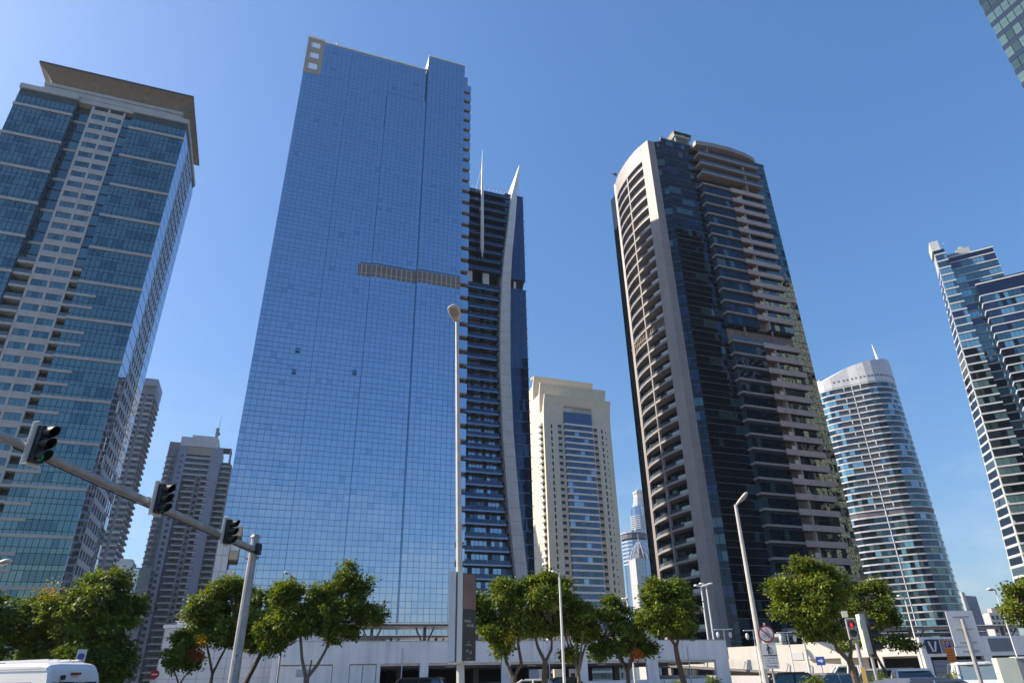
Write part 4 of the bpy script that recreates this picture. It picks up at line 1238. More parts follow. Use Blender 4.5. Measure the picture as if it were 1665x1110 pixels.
# steel shade canopies on the garage deck
def canopy(x, y, z, w, d, n, label):
    t = thing('shade_canopy', label, 'canopy', (x, y, 3.3), R_(17.0), 'shade canopies on the garage deck')
    one('roof_sheet', t, 'steel_dark', (0, w, 0, d, z - 0.32, z - 0.1)); one('roof_edge', t, 'pole_white', (-0.05, w + 0.05, -0.06, -0.001, z - 0.14, z - 0.06))
    for i in range(n):
        xx = w * (i + 0.5) / n
        mb = MB(); mb.box(xx - 0.14, xx + 0.14, d * 0.5 - 0.14, d * 0.5 + 0.14, 0, z - 0.3, 'steel_dark'); mb.build('post', t)
        for s in (-1, 1):
            mb = MB(); mb.tube([(xx, d * 0.5, z * 0.35), (xx + s * 0.95, d * 0.5, z - 0.35)], 0.09, 'steel_dark', 6); mb.build('brace', t)
    return t
def on_deck(lx, ly):
    c, s = math.cos(R_(17.0)), math.sin(R_(17.0))
    return -22.3 + lx * c - ly * s, 66.3 + lx * s + ly * c
for lx, ly, z, w, d, n, lab in ((6.5, 3.0, 3.6, 11.0, 5, 2, 'dark steel shade canopy in front of the blue glass tower, nearest the wall'),
                           (4.5, 13, 3.1, 16.0, 5, 3, 'low dark steel shade canopy behind the nearest one at left'),
                           (20.5, 13.0, 3.5, 14.0, 5, 3, 'dark steel shade canopy behind the leafy trees in the middle'),
                           (33.0, 15.0, 3.3, 12.0, 5, 2, 'dark steel shade canopy at the right end of the garage deck')):
    x, y = on_deck(lx, ly)
    canopy(x, y, z, w, d, n, lab)

# white panelled low building at the left behind the small tree
W = thing('panel_building', 'white panelled low building behind the small tree at left', 'building', (-44.3, 90.0, 0), R_(17.0))
one('wall', W, 'mid_grey', (0.1, 21.8, 0.1, 14, 0, 8.1)); one('roof_edge', W, 'white_slab', (-0.2, 22.1, -0.3, 14.2, 8.1, 8.5))
mb = MB(); mb.box(1.2, 3.4, 0.4, 1.4, 8.5, 8.8, 'white_slab'); mb.tube([(1.0, 0.3, 8.9), (4.4, 0.3, 8.9)], 0.05, 'white_slab', 5); mb.build('roof_rail', W)
for r in range(7):
    for c in range(14):
        pc(W, 'wall_panel', 0.02 + c * 1.56, 1.54 + c * 1.56, 0.0, 0.09, 0.05 + r * 1.15, 1.17 + r * 1.15, 'light_grey_panel', tilt=0.001)
flush_pieces()

# ================================================================== ramp and right-hand parking building
RA = R_(-37.0)
Rm = thing('parking_ramp', 'sunlit white parking ramp wall rising behind the crossing sign', 'ramp', (28.9, 97.5, 0), RA)
def slope_wall(mb, x0, x1, y0, y1, za0, za1, zb0, zb1, mat):
    mb.add([(x0, y0, za0), (x1, y0, zb0), (x1, y1, zb0), (x0, y1, za0), (x0, y0, za1), (x1, y0, zb1), (x1, y1, zb1), (x0, y1, za1)],
           [(0, 3, 2, 1), (4, 5, 6, 7), (0, 1, 5, 4), (1, 2, 6, 5), (2, 3, 7, 6), (3, 0, 4, 7)], mat)
mb = MB(); mb.box(-1.0, 16.0, 0, 0.3, 0, 4.9, 'ramp_white'); mb.build('upper_wall', Rm)
mb = MB(); slope_wall(mb, -14, 16, -4.2, -3.9, 3.4, 4.5, 1.2, 2.3, 'ramp_white'); mb.build('ramp_parapet', Rm)
mb = MB(); slope_wall(mb, -14, 16, -3.9, -0.1, 3.0, 3.4, 0.8, 1.2, 'paving'); mb.build('ramp_slab', Rm)
mb = MB(); slope_wall(mb, -14, 16, -4.35, -4.2, 3.1, 3.35, 0.95, 1.2, 'taupe_light'); mb.build('ramp_ledge', Rm)
mb = MB(); slope_wall(mb, -8, 16.0, -7.2, -7.0, 0.2, 1.75, 0.0, 1.2, 'garage_white'); mb.build('lower_wall', Rm)
for i in range(7):
    x = -3.0 + i * 2.6
    mb = MB(); zb_ = 3.3 - (x + 14) * 0.0733
    mb.tube([(x, -4.0, zb_ + 1.1), (x + 0.5, -4.3, zb_ + 0.9), (x + 0.15, -4.4, zb_ + 0.1)], 0.045, 'mid_grey', 5)
    mb.build('rail_bracket', Rm)
one('notice_board', Rm, 'sign_white', (7.2, 8.6, -0.06, -0.01, 3.1, 4.0))
one('cabin', Rm, 'cabinet_pale', (3.4, 6.0, 1.0, 3.0, 4.9, 6.3)); one('cabin_window', Rm, 'car_glass', (3.8, 5.6, 0.94, 1.0, 5.3, 5.9))

Vb = thing('parking_building', 'white parking building with a navy V sign at the lower right', 'building', (45.4, 82.5, 0), R_(3.0))
mb = MB(); mb.box(0, 26.0, 0, 0.3, 3.0, 5.0, 'garage_white'); mb.box(0, 26, 0.3, 16, 3.0, 3.3, 'garage_white'); mb.build('front_fascia', Vb)
one('back_wall', Vb, 'garage_inside', (0.3, 25.7, 12, 12.3, 0, 3.0))
for a, b in ((0.0, 0.75), (7.0, 7.9), (13.4, 14.2), (20, 21)):
    pc(Vb, 'pillar', a, b, -0.01, 0.6, 0, 2.99, 'garage_white')
for r in range(4):
    for c in range(3):
        pc(Vb, 'shutter_panel', 1.0 + c * 2.0, 2.94 + c * 2.0, 0.15, 0.25, 0.2 + r * 0.62, 0.78 + r * 0.62, 'mid_grey')
one('sign_board', Vb, 'sign_navy', (0.55, 2.2, -0.08, -0.01, 3.3, 4.75)); one('dark_board', Vb, 'mid_grey', (2.35, 5.4, -0.06, -0.01, 3.3, 4.75)); one('dark_board', Vb, 'mid_grey', (8.0, 10.6, -0.06, -0.01, 3.4, 4.75))
mb = MB()
for s in (-1, 1):
    mb.add([(1.37 + s * 0.02, -0.1, 3.5), (1.37 + s * 0.2, -0.1, 3.5), (1.37 + s * 0.52, -0.1, 4.55), (1.37 + s * 0.3, -0.1, 4.55),
            (1.37 + s * 0.02, -0.08, 3.5), (1.37 + s * 0.2, -0.08, 3.5), (1.37 + s * 0.52, -0.08, 4.55), (1.37 + s * 0.3, -0.08, 4.55)],
           [(0, 1, 2, 3), (4, 7, 6, 5), (0, 4, 5, 1), (1, 5, 6, 2), (2, 6, 7, 3), (3, 7, 4, 0)], 'sign_white')
mb.build('letter_v', Vb)
# its sunlit side wing towards the ramp
c_, s_ = math.cos(R_(-40) - R_(3)), math.sin(R_(-40) - R_(3))
Vw = thing('parking_wing', 'sunlit cream wing with dark car bays left of the V sign', 'building', (45.4, 82.5, 0), R_(-40.0))
mb = MB(); mb.box(-13.0, -0.02, 0.0, 0.3, 3.15, 5.0, 'ramp_white'); mb.box(-13, -0.2, 0.3, 10, 3.1, 3.4, 'ramp_white'); mb.build('fascia', Vw)
one('back_wall', Vw, 'garage_inside', (-13, -0.6, 7, 7.2, 0, 3.1))
for a, b in ((-0.6, -0.05), (-4.9, -4.3), (-8.9, -8.3)):
    pc(Vw, 'pillar', a, b, 0.02, 0.5, 0, 3.149, 'ramp_white')
flush_pieces()
for x, y, w, lab, zt in ((35.0, 88.0, 30.0, 'long dark carport roof above the V sign', 3.3), (33.0, 96.0, 30.0, 'rear dark carport roof above the V sign', 3.0)):
    t = thing('carport', lab, 'canopy', (x, y, 3.3), R_(3.0))
    one('roof_sheet', t, 'steel_dark', (0, w, 0, 5, zt - 0.3, zt - 0.12)); one('roof_edge', t, 'pole_white', (0, w, -0.06, -0.001, zt - 0.15, zt - 0.07))
    for i in range(5):
        xx = 2.5 + i * 6.0
        mb = MB(); mb.box(xx - 0.15, xx + 0.15, 2.3, 2.6, 0, zt - 0.3, 'steel_dark'); mb.build('post', t)
        mb = MB(); mb.tube([(xx, 2.45, 0.9), (xx + 1.9, 2.45, zt - 0.35)], 0.08, 'steel_dark', 6); mb.build('brace', t)

# ================================================================== traffic signal gantry
GY = thing('signal_gantry', 'grey steel traffic signal gantry with long arm over the road', 'gantry', (-10.15, 26.35, 0))
mb = MB(); mb.tube([(0, 0, 0), (0, 0, 3), (0, 0, 6.62)], [0.2, 0.175, 0.15], 'galvanised', 12); mb.build('pole', GY, smooth=False)
mb = MB(); mb.tube([(0, 0, 6.62), (0, 0, 6.72)], [0.19, 0.14], 'galvanised', 12); mb.build('pole_cap', GY)
mb = MB(); mb.tube([(0, 0, 6.15), (-0.2, -6, 6.17), (-0.5, -13.5, 6.2), (-0.7, -18, 6.22)], [0.135, 0.115, 0.095, 0.085], 'galvanised', 12); mb.build('arm', GY)
mb = MB(); mb.box(0.12, 0.26, -0.18, 0.14, 5.98, 6.38, 'black_plastic'); mb.tube([(-0.24, 0, 5.86), (0.24, 0, 5.86)], 0.06, 'galvanised', 8); mb.build('arm_clamp', GY)
one('service_door', GY, 'mid_grey', (-0.09, 0.09, -0.215, -0.19, 0.6, 1.1)); one('sticker', GY, 'sign_white', (-0.07, 0.03, -0.205, -0.19, 2.2, 2.32)); one('pole_stain', GY, 'dark_grey', (0.02, 0.08, -0.2, -0.17, 2.42, 2.5))
one('base_plate', GY, 'galvanised', (-0.3, 0.3, -0.3, 0.3, 0.0, 0.03))
mb = MB()
for y in (-2.85, -3.05, -7.5, -7.7, -12.3, -12.5): mb.tube([(-0.035 * -y / 1.0 * 0.9, y, 6.17), (-0.035 * -y * 0.9, y - 0.06, 6.17)], 0.135, 'galvanised', 12)
mb.build('arm_band', GY)
mb = MB(); mb.tube([(0.1, -0.2, 6.05), (0.02, -3, 5.98), (-0.1, -6, 6.0), (-0.3, -9.5, 6.02), (-0.42, -13, 6.06)], 0.018, 'black_plastic', 5); mb.build('signal_cable', GY)

def cyl_y(mb, c, r0, r1, l, mat, seg=14, open_bottom=False):
    mb.tube([c, (c[0] + l, c[1], c[2])], [r0, r1], mat, seg)

def signal_head(loc, rz, label, lit):
    t = thing('traffic_signal', label, 'traffic light', loc, rz, 'signal heads on the gantry')
    t.scale = (0.67, 0.67, 0.67)
    # faces local +x
    mb = MB(); mb.box(-0.12, 0.1, -0.19, 0.19, -0.6, 0.6, 'black_plastic'); mb.build('housing', t)
    mb = MB(); mb.box(-0.16, -0.125, -0.31, 0.31, -0.7, 0.7, 'signal_white'); mb.build('back_plate', t)
    mb = MB(); mb.tube([(-0.2, -0.3, -0.72), (-0.2, -0.3, 0.72)], 0.028, 'signal_white', 6); mb.tube([(-0.2, -0.3, -0.7), (0.02, -0.3, -0.7)], 0.025, 'signal_white', 6); mb.tube([(-0.2, -0.3, 0.7), (0.02, -0.3, 0.7)], 0.025, 'signal_white', 6); mb.build('guard_frame', t)
    mb = MB(); mb.box(-0.3, -0.16, -0.06, 0.06, -0.1, 0.1, 'galvanised'); mb.build('bracket', t)
    for i, z in enumerate((0.4, 0.0, -0.4)):
        on = (i == 2 and lit)
        mb = MB(); mb.tube([(0.1, 0, z), (0.125, 0, z)], [0.155, 0.14], 'lens_green' if on else 'lens_off', 16); ln = mb.build('lens', t)
        # tunnel visor: open cylinder with cut-away underside
        vs, fs = [], []
        n = 17
        for j in range(n):
            a = R_(-58 + 296 * j / (n - 1))
            L = 0.42 * (0.50 + 0.50 * max(0, math.sin(a) * 0.5 + 0.5))
            ca, sa = math.cos(a), math.sin(a)
            vs += [(0.1, 0.175 * ca, z + 0.175 * sa), (0.1 + L, 0.175 * ca, z + 0.175 * sa), (0.1 + L, 0.16 * ca, z + 0.16 * sa), (0.1, 0.16 * ca, z + 0.16 * sa)]
        for j in range(n - 1):
            for q in range(4):
                fs.append((j * 4 + q, j * 4 + (q + 1) % 4, (j + 1) * 4 + (q + 1) % 4, (j + 1) * 4 + q))
        fs += [(0, 1, 2, 3), ((n - 1) * 4 + 3, (n - 1) * 4 + 2, (n - 1) * 4 + 1, (n - 1) * 4)]
        mb = MB(); mb.add(vs, fs, 'black_plastic'); mb.build('visor', t)
    return t
signal_head((-10.62 + 0.32, 13.75, 6.24), R_(-14), 'nearest traffic signal head on the gantry arm, green lamp showing', True)
signal_head((-10.32 + 0.32, 18.6, 6.24), R_(-14), 'middle traffic signal head of the three on the gantry arm', True)
signal_head((-10.25 + 0.32, 23.3, 6.24), R_(-14), 'traffic signal head closest to the gantry pole', False)

# ================================================================== street lamps
def tulip_head(t, p, length, dirv, tilt, r=0.2, mat='pole_cream'):
    """oval lamp head on an arm; dirv = horizontal direction it points"""
    d = Vector((dirv[0], dirv[1], 0)).normalized(); side = Vector((-d.y, d.x, 0))
    ax = (d * math.cos(tilt) + Vector((0, 0, math.sin(tilt)))).normalized(); up = side.cross(ax) * -1
    if up.z < 0: up = -up
    vs, fs = [], []
    n, m_ = 9, 12
    for i in range(n):
        q = i / (n - 1)
        wd = r * (0.25 + 0.75 * math.sin(math.pi * min(1, q * 0.62 + 0.05)) ** 0.8) if q < 1 else r * 0.55
        for k in range(m_):
            a = 2 * math.pi * k / m_
            hgt = math.sin(a) * wd * (0.62 if math.sin(a) > 0 else 0.22)
            vs.append(Vector(p) + ax * (q * length) + side * math.cos(a) * wd + up * hgt)
    for i in range(n - 1):
        for k in range(m_):
            fs.append((i * m_ + k, i * m_ + (k + 1) % m_, (i + 1) * m_ + (k + 1) % m_, (i + 1) * m_ + k))
    fs.append(tuple(range(m_ - 1, -1, -1))); fs.append(tuple(range((n - 1) * m_, n * m_)))
    mb = MB(); mb.add(vs, fs, mat); h = mb.build('lamp_head', t, smooth=True)
    mb = MB()
    c = Vector(p) + ax * length * 0.62 - up * r * 0.24
    pts = [tuple(c + ax * math.cos(2 * math.pi * k / 14) * length * 0.27 + side * math.sin(2 * math.pi * k / 14) * r * 0.7) for k in range(14)]
    pts2 = [tuple(Vector(q) - up * 0.03) for q in pts]
    mb.add(pts + pts2, [tuple(range(14)), tuple(range(27, 13, -1))] + [(k, (k + 1) % 14, 14 + (k + 1) % 14, 14 + k) for k in range(14)], 'lamp_lens')
    mb.build('lamp_lens', h)

def street_lamp(x, y, h, r0, r1, heads, label, mat='pole_cream', hl=0.9, hr=0.22, tilt=0.5, base_z=0.0):
    t = thing('street_lamp', label, 'street lamp', (x, y, base_z), 0, 'street lamps')
    mb = MB(); mb.tube([(0, 0, 0), (0, 0, h * 0.5), (0, 0, h)], [r0, (r0 + r1) / 2, r1], mat, 10); mb.build('pole', t)
    mb = MB(); mb.tube([(0, 0, 0), (0, 0, 0.45)], [r0 * 1.5, r0 * 1.4], mat, 10); mb.build('pole_base', t)
    for dv in heads:
        tulip_head(t, (0, 0, h - 0.05), hl, dv, tilt, hr, mat)
    return t
tl = street_lamp(-1.37, 18.0, 11.5, 0.105, 0.05, [(-0.10, -1)], 'tallest street lamp, in front of the blue glass tower, holding the advertising panel', hl=0.66, hr=0.19, tilt=0.30)
tl.rotation_euler = (0, R_(-1.65), 0)
street_lamp(9.86, 29.8, 8.3, 0.13, 0.075, [(0.8, -0.35)], 'curved-head street lamp in front of the dark brown tower', hl=0.8, hr=0.16, tilt=0.72)
street_lamp(2.2, 36.0, 6.42, 0.085, 0.045, [(-1, -0.2)], 'slender white street lamp in front of the cream tower', 'pole_white', hl=0.42, hr=0.12, tilt=0.25)
for i, (x, y, lab) in enumerate(((24.1, 92.0, 'left of two tall twin-headed lamps on the garage deck'), (25.0, 92.8, 'right of two tall twin-headed lamps on the garage deck'))):
    street_lamp(x, y, 8.7 + i * 0.3, 0.13, 0.09, [(-1, -0.2), (1, 0.2)], lab, 'pole_white', hl=0.95, hr=0.3, tilt=0.12, base_z=3.3)
street_lamp(10.9, 70.0, 8.4, 0.09, 0.06, [(-1, -0.2), (-0.3, -1)], 'twin-headed lamp above the middle trees beside the cream tower foot', 'pole_white', hl=0.6, hr=0.2, tilt=0.15)
street_lamp(38.2, 70.0, 8.1, 0.09, 0.05, [(-1, -0.2)], 'thin street lamp in front of the oval tower foot', 'pole_white', hl=0.75, hr=0.2, tilt=0.2)
street_lamp(40.6, 60.0, 7.6, 0.07, 0.045, [(-1, -0.2)], 'thin pale street lamp against the sky at the right', 'pole_white', hl=0.75, hr=0.22, tilt=0.1)
street_lamp(-15.3, 20.0, 4.75, 0.08, 0.06, [(1, -0.3)], 'street lamp head cut by the left edge of the picture', 'pole_white', hl=0.7, hr=0.13, tilt=0.2)
street_lamp(-14.5, 44.5, 7.85, 0.08, 0.05, [(-1, -0.2)], 'white lamp head just above the left front tree', 'pole_white', hl=0.45, hr=0.16, tilt=0.25)
# T-shaped lamps along the ramp
for i, (x, y, h, lab) in enumerate(((25.05, 88.0, 6.5, 'T-shaped ramp lamp nearest the garage corner'), (27.3, 84.0, 6.1, 'T-shaped ramp lamp beside the crossing sign'), (29.72, 80.0, 5.6, 'T-shaped ramp lamp right of the crossing sign'))):
    t = thing('ramp_lamp', lab, 'street lamp', (x, y, 0), 0, 'T-shaped lamps along the ramp')
    mb = MB(); mb.tube([(0, 0, 0), (0, 0, h)], [0.08, 0.06], 'pole_white', 8); mb.build('pole', t)
    mb = MB(); mb.box(-1.1, 1.1, -0.1, 0.1, h, h + 0.1, 'pole_white'); mb.build('top_bar', t)
    mb = MB(); mb.tube([(-0.8, 0, h - 0.85), (0.8, 0, h - 0.85)], 0.035, 'steel_dark', 6); mb.build('cross_arm', t)
    for s in (-1, 1):
        mb = MB(); mb.tube([(s * 0.75, 0, h - 0.95), (s * 0.75, 0, h - 0.75), (s * 0.75, 0, h - 0.4), (s * 0.75, 0, h - 0.25)], [0.06, 0.17, 0.2, 0.1], 'sign_white', 10); mb.build('lamp_globe', t, smooth=True)
t = thing('white_post', 'slim white camera post rising through the right hand tree', 'post', (18.05, 46.0, 0))
mb = MB(); mb.tube([(0, 0, 0), (0, 0, 5.3)], [0.09, 0.07], 'pole_white', 8); mb.build('pole', t)
mb = MB(); mb.tube([(0, 0, 5.3), (0, 0, 5.55)], [0.13, 0.05], 'pole_white', 8); mb.build('cap', t)

# ================================================================== advertising panel on the tall lamp
AD = thing('advertising_panel', 'tall slim advertising panel with a dark poster, clamped on the tallest lamp post', 'billboard', (-1.42, 18.0, 0.3), R_(0))
AD.scale = (1, 1, 0.84)
one('edge_frame', AD, 'light_grey_panel', (-0.30, -0.13, -0.22, 0.24, 1.93, 4.42)); one('frame_groove', AD, 'mid_grey', (-0.13, -0.08, -0.16, 0.2, 1.94, 4.41))
one('front_frame', AD, 'signal_white', (-0.08, 0.05, -0.26, -0.11, 1.92, 4.43)); one('back_frame', AD, 'signal_white', (-0.08, 0.05, 0.13, 0.26, 1.92, 4.43))
M4 = Matrix.Translation((0.055, -0.25, 0)) @ Euler((0, 0, R_(48))).to_matrix().to_4x4()
mb = MB(); mb.box(0.0, 0.46, 0.0, 0.05, 1.95, 4.36, 'poster_dark', M4); po = mb.build('poster', AD)
mb = MB(); mb.box(0.01, 0.45, -0.004, 0.0, 3.35, 4.34, 'poster_rose', M4); mb.build('poster_picture', po)
mb = MB()
for (x0, x1, z0, z1) in ((0.04, 0.30, 2.98, 3.06), (0.13, 0.40, 2.86, 2.94), (0.17, 0.27, 2.44, 2.47), (0.13, 0.31, 2.35, 2.40), (0.12, 0.22, 2.18, 2.25), (0.25, 0.33, 2.13, 2.22), (0.15, 0.3, 2.01, 2.03)):
    n = max(2, int((x1 - x0) / 0.035))
    for k in range(n):
        xx = x0 + (x1 - x0) * k / n
        mb.box(xx, xx + (x1 - x0) / n * 0.62, -0.008, -0.0045, z0, z1 if k % 3 else z0 + (z1 - z0) * 0.7, 'poster_text', M4)
mb.build('poster_lettering', po)
one('bottom_rail', AD, 'signal_white', (-0.3, 0.06, -0.2, 0.2, 1.88, 1.92))

# ================================================================== signs
def post(t, h, r=0.04, mat='galvanised'):
    mb = MB(); mb.tube([(0, 0, 0), (0, 0, h)], r, mat, 8); mb.build('post', t)
def disc(t, name, c, r, y, mat, th=0.02, seg=28, parent=None):
    mb = MB(); mb.tube([(c[0], y, c[1]), (c[0], y - th, c[1])], r, mat, seg); return mb.build(name, parent or t)
CS = thing('crossing_sign', 'round no-cycling sign above a white pedestrian notice plate on one post', 'sign', (9.93, 29.0, 0), R_(-12))
CS.scale = (0.86, 0.86, 0.865)
post(CS, 3.9, 0.045)
dk = disc(CS, 'round_plate', (0, 3.42), 0.36, -0.06, 'sign_red')
disc(CS, 'white_field', (0, 3.42), 0.295, -0.082, 'sign_white', 0.004, parent=dk)
mb = MB()
for cxx in (-0.13, 0.13):
    pts = 14
    for k in range(pts):
        a0, a1 = 2 * math.pi * k / pts, 2 * math.pi * (k + 1) / pts
        mb.tube([(cxx + 0.085 * math.cos(a0), -0.09, 3.34 + 0.085 * math.sin(a0)), (cxx + 0.085 * math.cos(a1), -0.09, 3.34 + 0.085 * math.sin(a1))], 0.008, 'mid_grey', 4)
for a, b in (((-0.13, 3.34), (-0.02, 3.47)), ((-0.02, 3.47), (0.1, 3.47)), ((0.1, 3.47), (0.13, 3.34)), ((-0.13, 3.34), (0.0, 3.34)), ((0.0, 3.34), (0.1, 3.47)), ((-0.02, 3.49), (0.03, 3.58)), ((0.03, 3.58), (0.1, 3.5))):
    mb.tube([(a[0], -0.09, a[1]), (b[0], -0.09, b[1])], 0.012, 'mid_grey', 4)
mb.tube([(0.02, -0.088, 3.63), (0.02, -0.094, 3.63)], 0.032, 'mid_grey', 8)
mb.build('bicycle_symbol', dk)
M4 = Matrix.Translation((0, -0.1, 3.42)) @ Euler((0, R_(45), 0)).to_matrix().to_4x4()
mb = MB(); mb.box(-0.31, 0.31, -0.006, 0.006, -0.026, 0.026, 'sign_red', M4); mb.build('red_bar', dk)
pl = one('notice_plate', CS, 'sign_white', (-0.33, 0.33, -0.07, -0.05, 1.98, 3.03))
one('divider_line', pl, 'sign_black', (-0.31, 0.31, -0.074, -0.0705, 2.50, 2.54))
mb = MB()
mb.tube([(-0.03, -0.071, 2.955), (-0.03, -0.08, 2.955)], 0.035, 'sign_black', 10)
for a, b, w in (((-0.03, 2.9), (-0.02, 2.74), 0.042), ((-0.02, 2.74), (-0.05, 2.57), 0.022), ((-0.02, 2.74), (0.06, 2.57), 0.022), ((-0.04, 2.88), (-0.12, 2.72), 0.016), ((0.0, 2.88), (0.12, 2.78), 0.016), ((0.12, 2.78), (0.13, 2.62), 0.007)):
    mb.tube([(a[0], -0.0745, a[1]), (b[0], -0.0745, b[1])], w, 'sign_black', 6, sq=1.0)
mb.build('walking_symbol', pl)
mb = MB(); rr = random.Random(5)
for row_, (z, hh) in enumerate(((2.40, 0.05), (2.30, 0.045), (2.20, 0.05))):
    x = -0.25
    while x < 0.24:
        w = 0.02 + rr.random() * 0.05
        mb.box(x, x + w, -0.073, -0.0705, z, z + 0.014, 'sign_black')
        if rr.random() < .6: mb.box(x, x + 0.012, -0.0735, -0.0705, z, z + hh * (0.5 + rr.random() * .5), 'sign_black')
        if rr.random() < .4: mb.box(x + w / 2, x + w / 2 + 0.012, -0.0735, -0.0705, z - 0.03, z - 0.018, 'sign_black')
        x += w + (0.006 if rr.random() < .7 else 0.04)
mb.build('script_lines', pl)
def text_mesh(body, size, mat, name, parent, loc, rot=(R_(90), 0, 0), depth=0.003):
    cu = bpy.data.curves.new(name, 'FONT'); cu.body = body; cu.size = size; cu.extrude = depth; cu.align_x = 'CENTER'; cu.resolution_u = 3
    tmp = bpy.data.objects.new('tmp', cu); scene.collection.objects.link(tmp)
    dg = bpy.context.evaluated_depsgraph_get()
    me = bpy.data.meshes.new_from_object(tmp.evaluated_get(dg))
    bpy.data.objects.remove(tmp); me.materials.clear(); me.materials.append(MATS[mat])
    o = bpy.data.objects.new(name, me); scene.collection.objects.link(o); o.parent = parent; o.location = loc; o.rotation_euler = rot
    return o
text_mesh('Crossing', 0.13, 'sign_black', 'latin_line', pl, (0, -0.073, 2.05))

OP = thing('parking_sign', 'orange parking tariff sign with a white P at the top', 'sign', (23.5, 40.0, 0), R_(-25))
post(OP, 1.9, 0.04, 'pole_white')
op = one('plate', OP, 'sign_orange', (-0.2, 0.2, -0.07, -0.045, 1.85, 3.05)); one('p_field', op, 'sign_blue', (-0.14, 0.14, -0.076, -0.0705, 2.66, 2.98))
text_mesh('P', 0.36, 'sign_white', 'letter_p', op, (0, -0.078, 2.69))
one('text_bar', op, 'sign_red', *[(-0.15, 0.15 - 0.03 * (k % 2), -0.074, -0.0705, 2.0 + k * 0.13, 2.03 + k * 0.13) for k in range(5)])
one('white_edge', op, 'sign_white', (-0.2, 0.2, -0.074, -0.0705, 1.86, 1.94))
BP = thing('blue_sign', 'small square blue direction sign with white arrow in front of the ramp', 'sign', (25.4, 62.0, 0), R_(-25))
post(BP, 2.8, 0.04)
bp_ = one('plate', BP, 'sign_blue', (-0.34, 0.34, -0.07, -0.045, 2.15, 2.8))
mb = MB(); mb.box(-0.2, 0.05, -0.078, -0.0705, 2.41, 2.55, 'sign_white'); mb.add([(0.03, -0.077, 2.30), (0.24, -0.077, 2.48), (0.03, -0.077, 2.66), (0.03, -0.0706, 2.30), (0.24, -0.0706, 2.48), (0.03, -0.0706, 2.66)], [(0, 1, 2), (5, 4, 3), (0, 3, 4, 1), (1, 4, 5, 2), (2, 5, 3, 0)], 'sign_white'); mb.build('arrow', bp_)
SB = thing('sign_back', 'grey back of a large rectangular road sign on a leaning-looking pole', 'sign', (14.82, 24.0, 0), R_(-8))
mb = MB(); mb.tube([(0, 0, 0), (0, 0, 3.05)], 0.065, 'galvanised', 10); mb.build('post', SB)
one('upper_panel', SB, 'sign_grey', (-0.42, 0.42, 0.08, 0.11, 2.22, 3.3)); one('lower_panel', SB, 'sign_grey', (-0.46, 0.46, 0.081, 0.111, 1.95, 2.2))
for z in (2.06, 2.32, 2.72, 3.1):
    one('cross_rail', SB, 'galvanised', (-0.26, 0.26, 0.045, 0.078, z, z + 0.03))
NP = thing('no_parking_sign', 'small white plate with a blue no-parking roundel above the van roof', 'sign', (-18.0, 30.0, 0), R_(25))
post(NP, 2.4, 0.035)
np_ = one('plate', NP, 'sign_white', (-0.17, 0.17, -0.06, -0.04, 2.1, 2.95))
disc(NP, 'roundel', (0, 2.68), 0.13, -0.0605, 'sign_blue', 0.006, parent=np_)
M4 = Matrix.Translation((0, -0.07, 2.68)) @ Euler((0, R_(45), 0)).to_matrix().to_4x4()
mb = MB(); mb.box(-0.12, 0.12, -0.003, 0.003, -0.014, 0.014, 'sign_red', M4); mb.build('slash', np_)
NE = thing('no_entry_sign', 'small red no-entry disc by the white panelled building', 'sign', (-22.7, 46.0, 0), R_(25))
post(NE, 2.1, 0.035)
ne = disc(NE, 'red_disc', (0, 2.22), 0.26, -0.045, 'sign_red'); one('white_bar', ne, 'sign_white', (-0.17, 0.17, -0.075, -0.066, 2.18, 2.26)); one('sub_plate', NE, 'sign_white', (-0.2, 0.2, -0.06, -0.045, 1.66, 1.9))

# pedestrian signal on its pole, with a vehicle signal seen from the side behind it
PS = thing('pedestrian_signal', 'pedestrian signal showing red on a grey pole at the right', 'traffic light', (12.6, 27.2, 0), R_(-20))
PS.scale = (0.88, 0.88, 0.97)
mb = MB(); mb.tube([(0.02, 0, 0), (0.02, 0, 2.75)], 0.075, 'galvanised', 10); mb.build('pole', PS)
mb = MB(); mb.box(-0.2, 0.12, -0.22, 0.02, 2.72, 3.42, 'galvanised'); mb.build('housing', PS)
mb = MB(); mb.box(-0.23, -0.2, -0.25, 0.02, 2.70, 3.45, 'pole_cream'); mb.box(-0.23, 0.14, -0.25, 0.02, 3.42, 3.45, 'pole_cream'); mb.build('housing_edge', PS)
for z, m_ in ((3.22, 'lens_red'), (2.9, 'lens_off')):
    mb = MB(); mb.tube([(-0.04, -0.22, z), (-0.04, -0.24, z)], 0.12, m_ if m_ == 'lens_off' else 'lens_off', 16); mb.build('lens', PS)
    if m_ == 'lens_red':
        mb = MB(); mb.tube([(-0.04, -0.245, z + 0.07), (-0.04, -0.25, z + 0.07)], 0.03, m_, 10); mb.box(-0.1, 0.02, -0.25, -0.242, z - 0.06, z + 0.045, m_); mb.box(-0.08, 0.0, -0.25, -0.242, z - 0.11, z - 0.06, m_); mb.build('red_figure', PS)
    vs, fs = [], []
    for j in range(11):
        a = R_(-20 + 220 * j / 10); ca, sa = math.cos(a), math.sin(a)
        vs += [(-0.04 + 0.14 * ca, -0.22, z + 0.14 * sa), (-0.04 + 0.14 * ca, -0.42, z + 0.14 * sa), (-0.04 + 0.128 * ca, -0.42, z + 0.128 * sa), (-0.04 + 0.128 * ca, -0.22, z + 0.128 * sa)]
    for j in range(10):
        for q in range(4): fs.append((j * 4 + q, j * 4 + (q + 1) % 4, (j + 1) * 4 + (q + 1) % 4, (j + 1) * 4 + q))
    mb = MB(); mb.add(vs, fs, 'black_plastic'); mb.build('visor', PS)
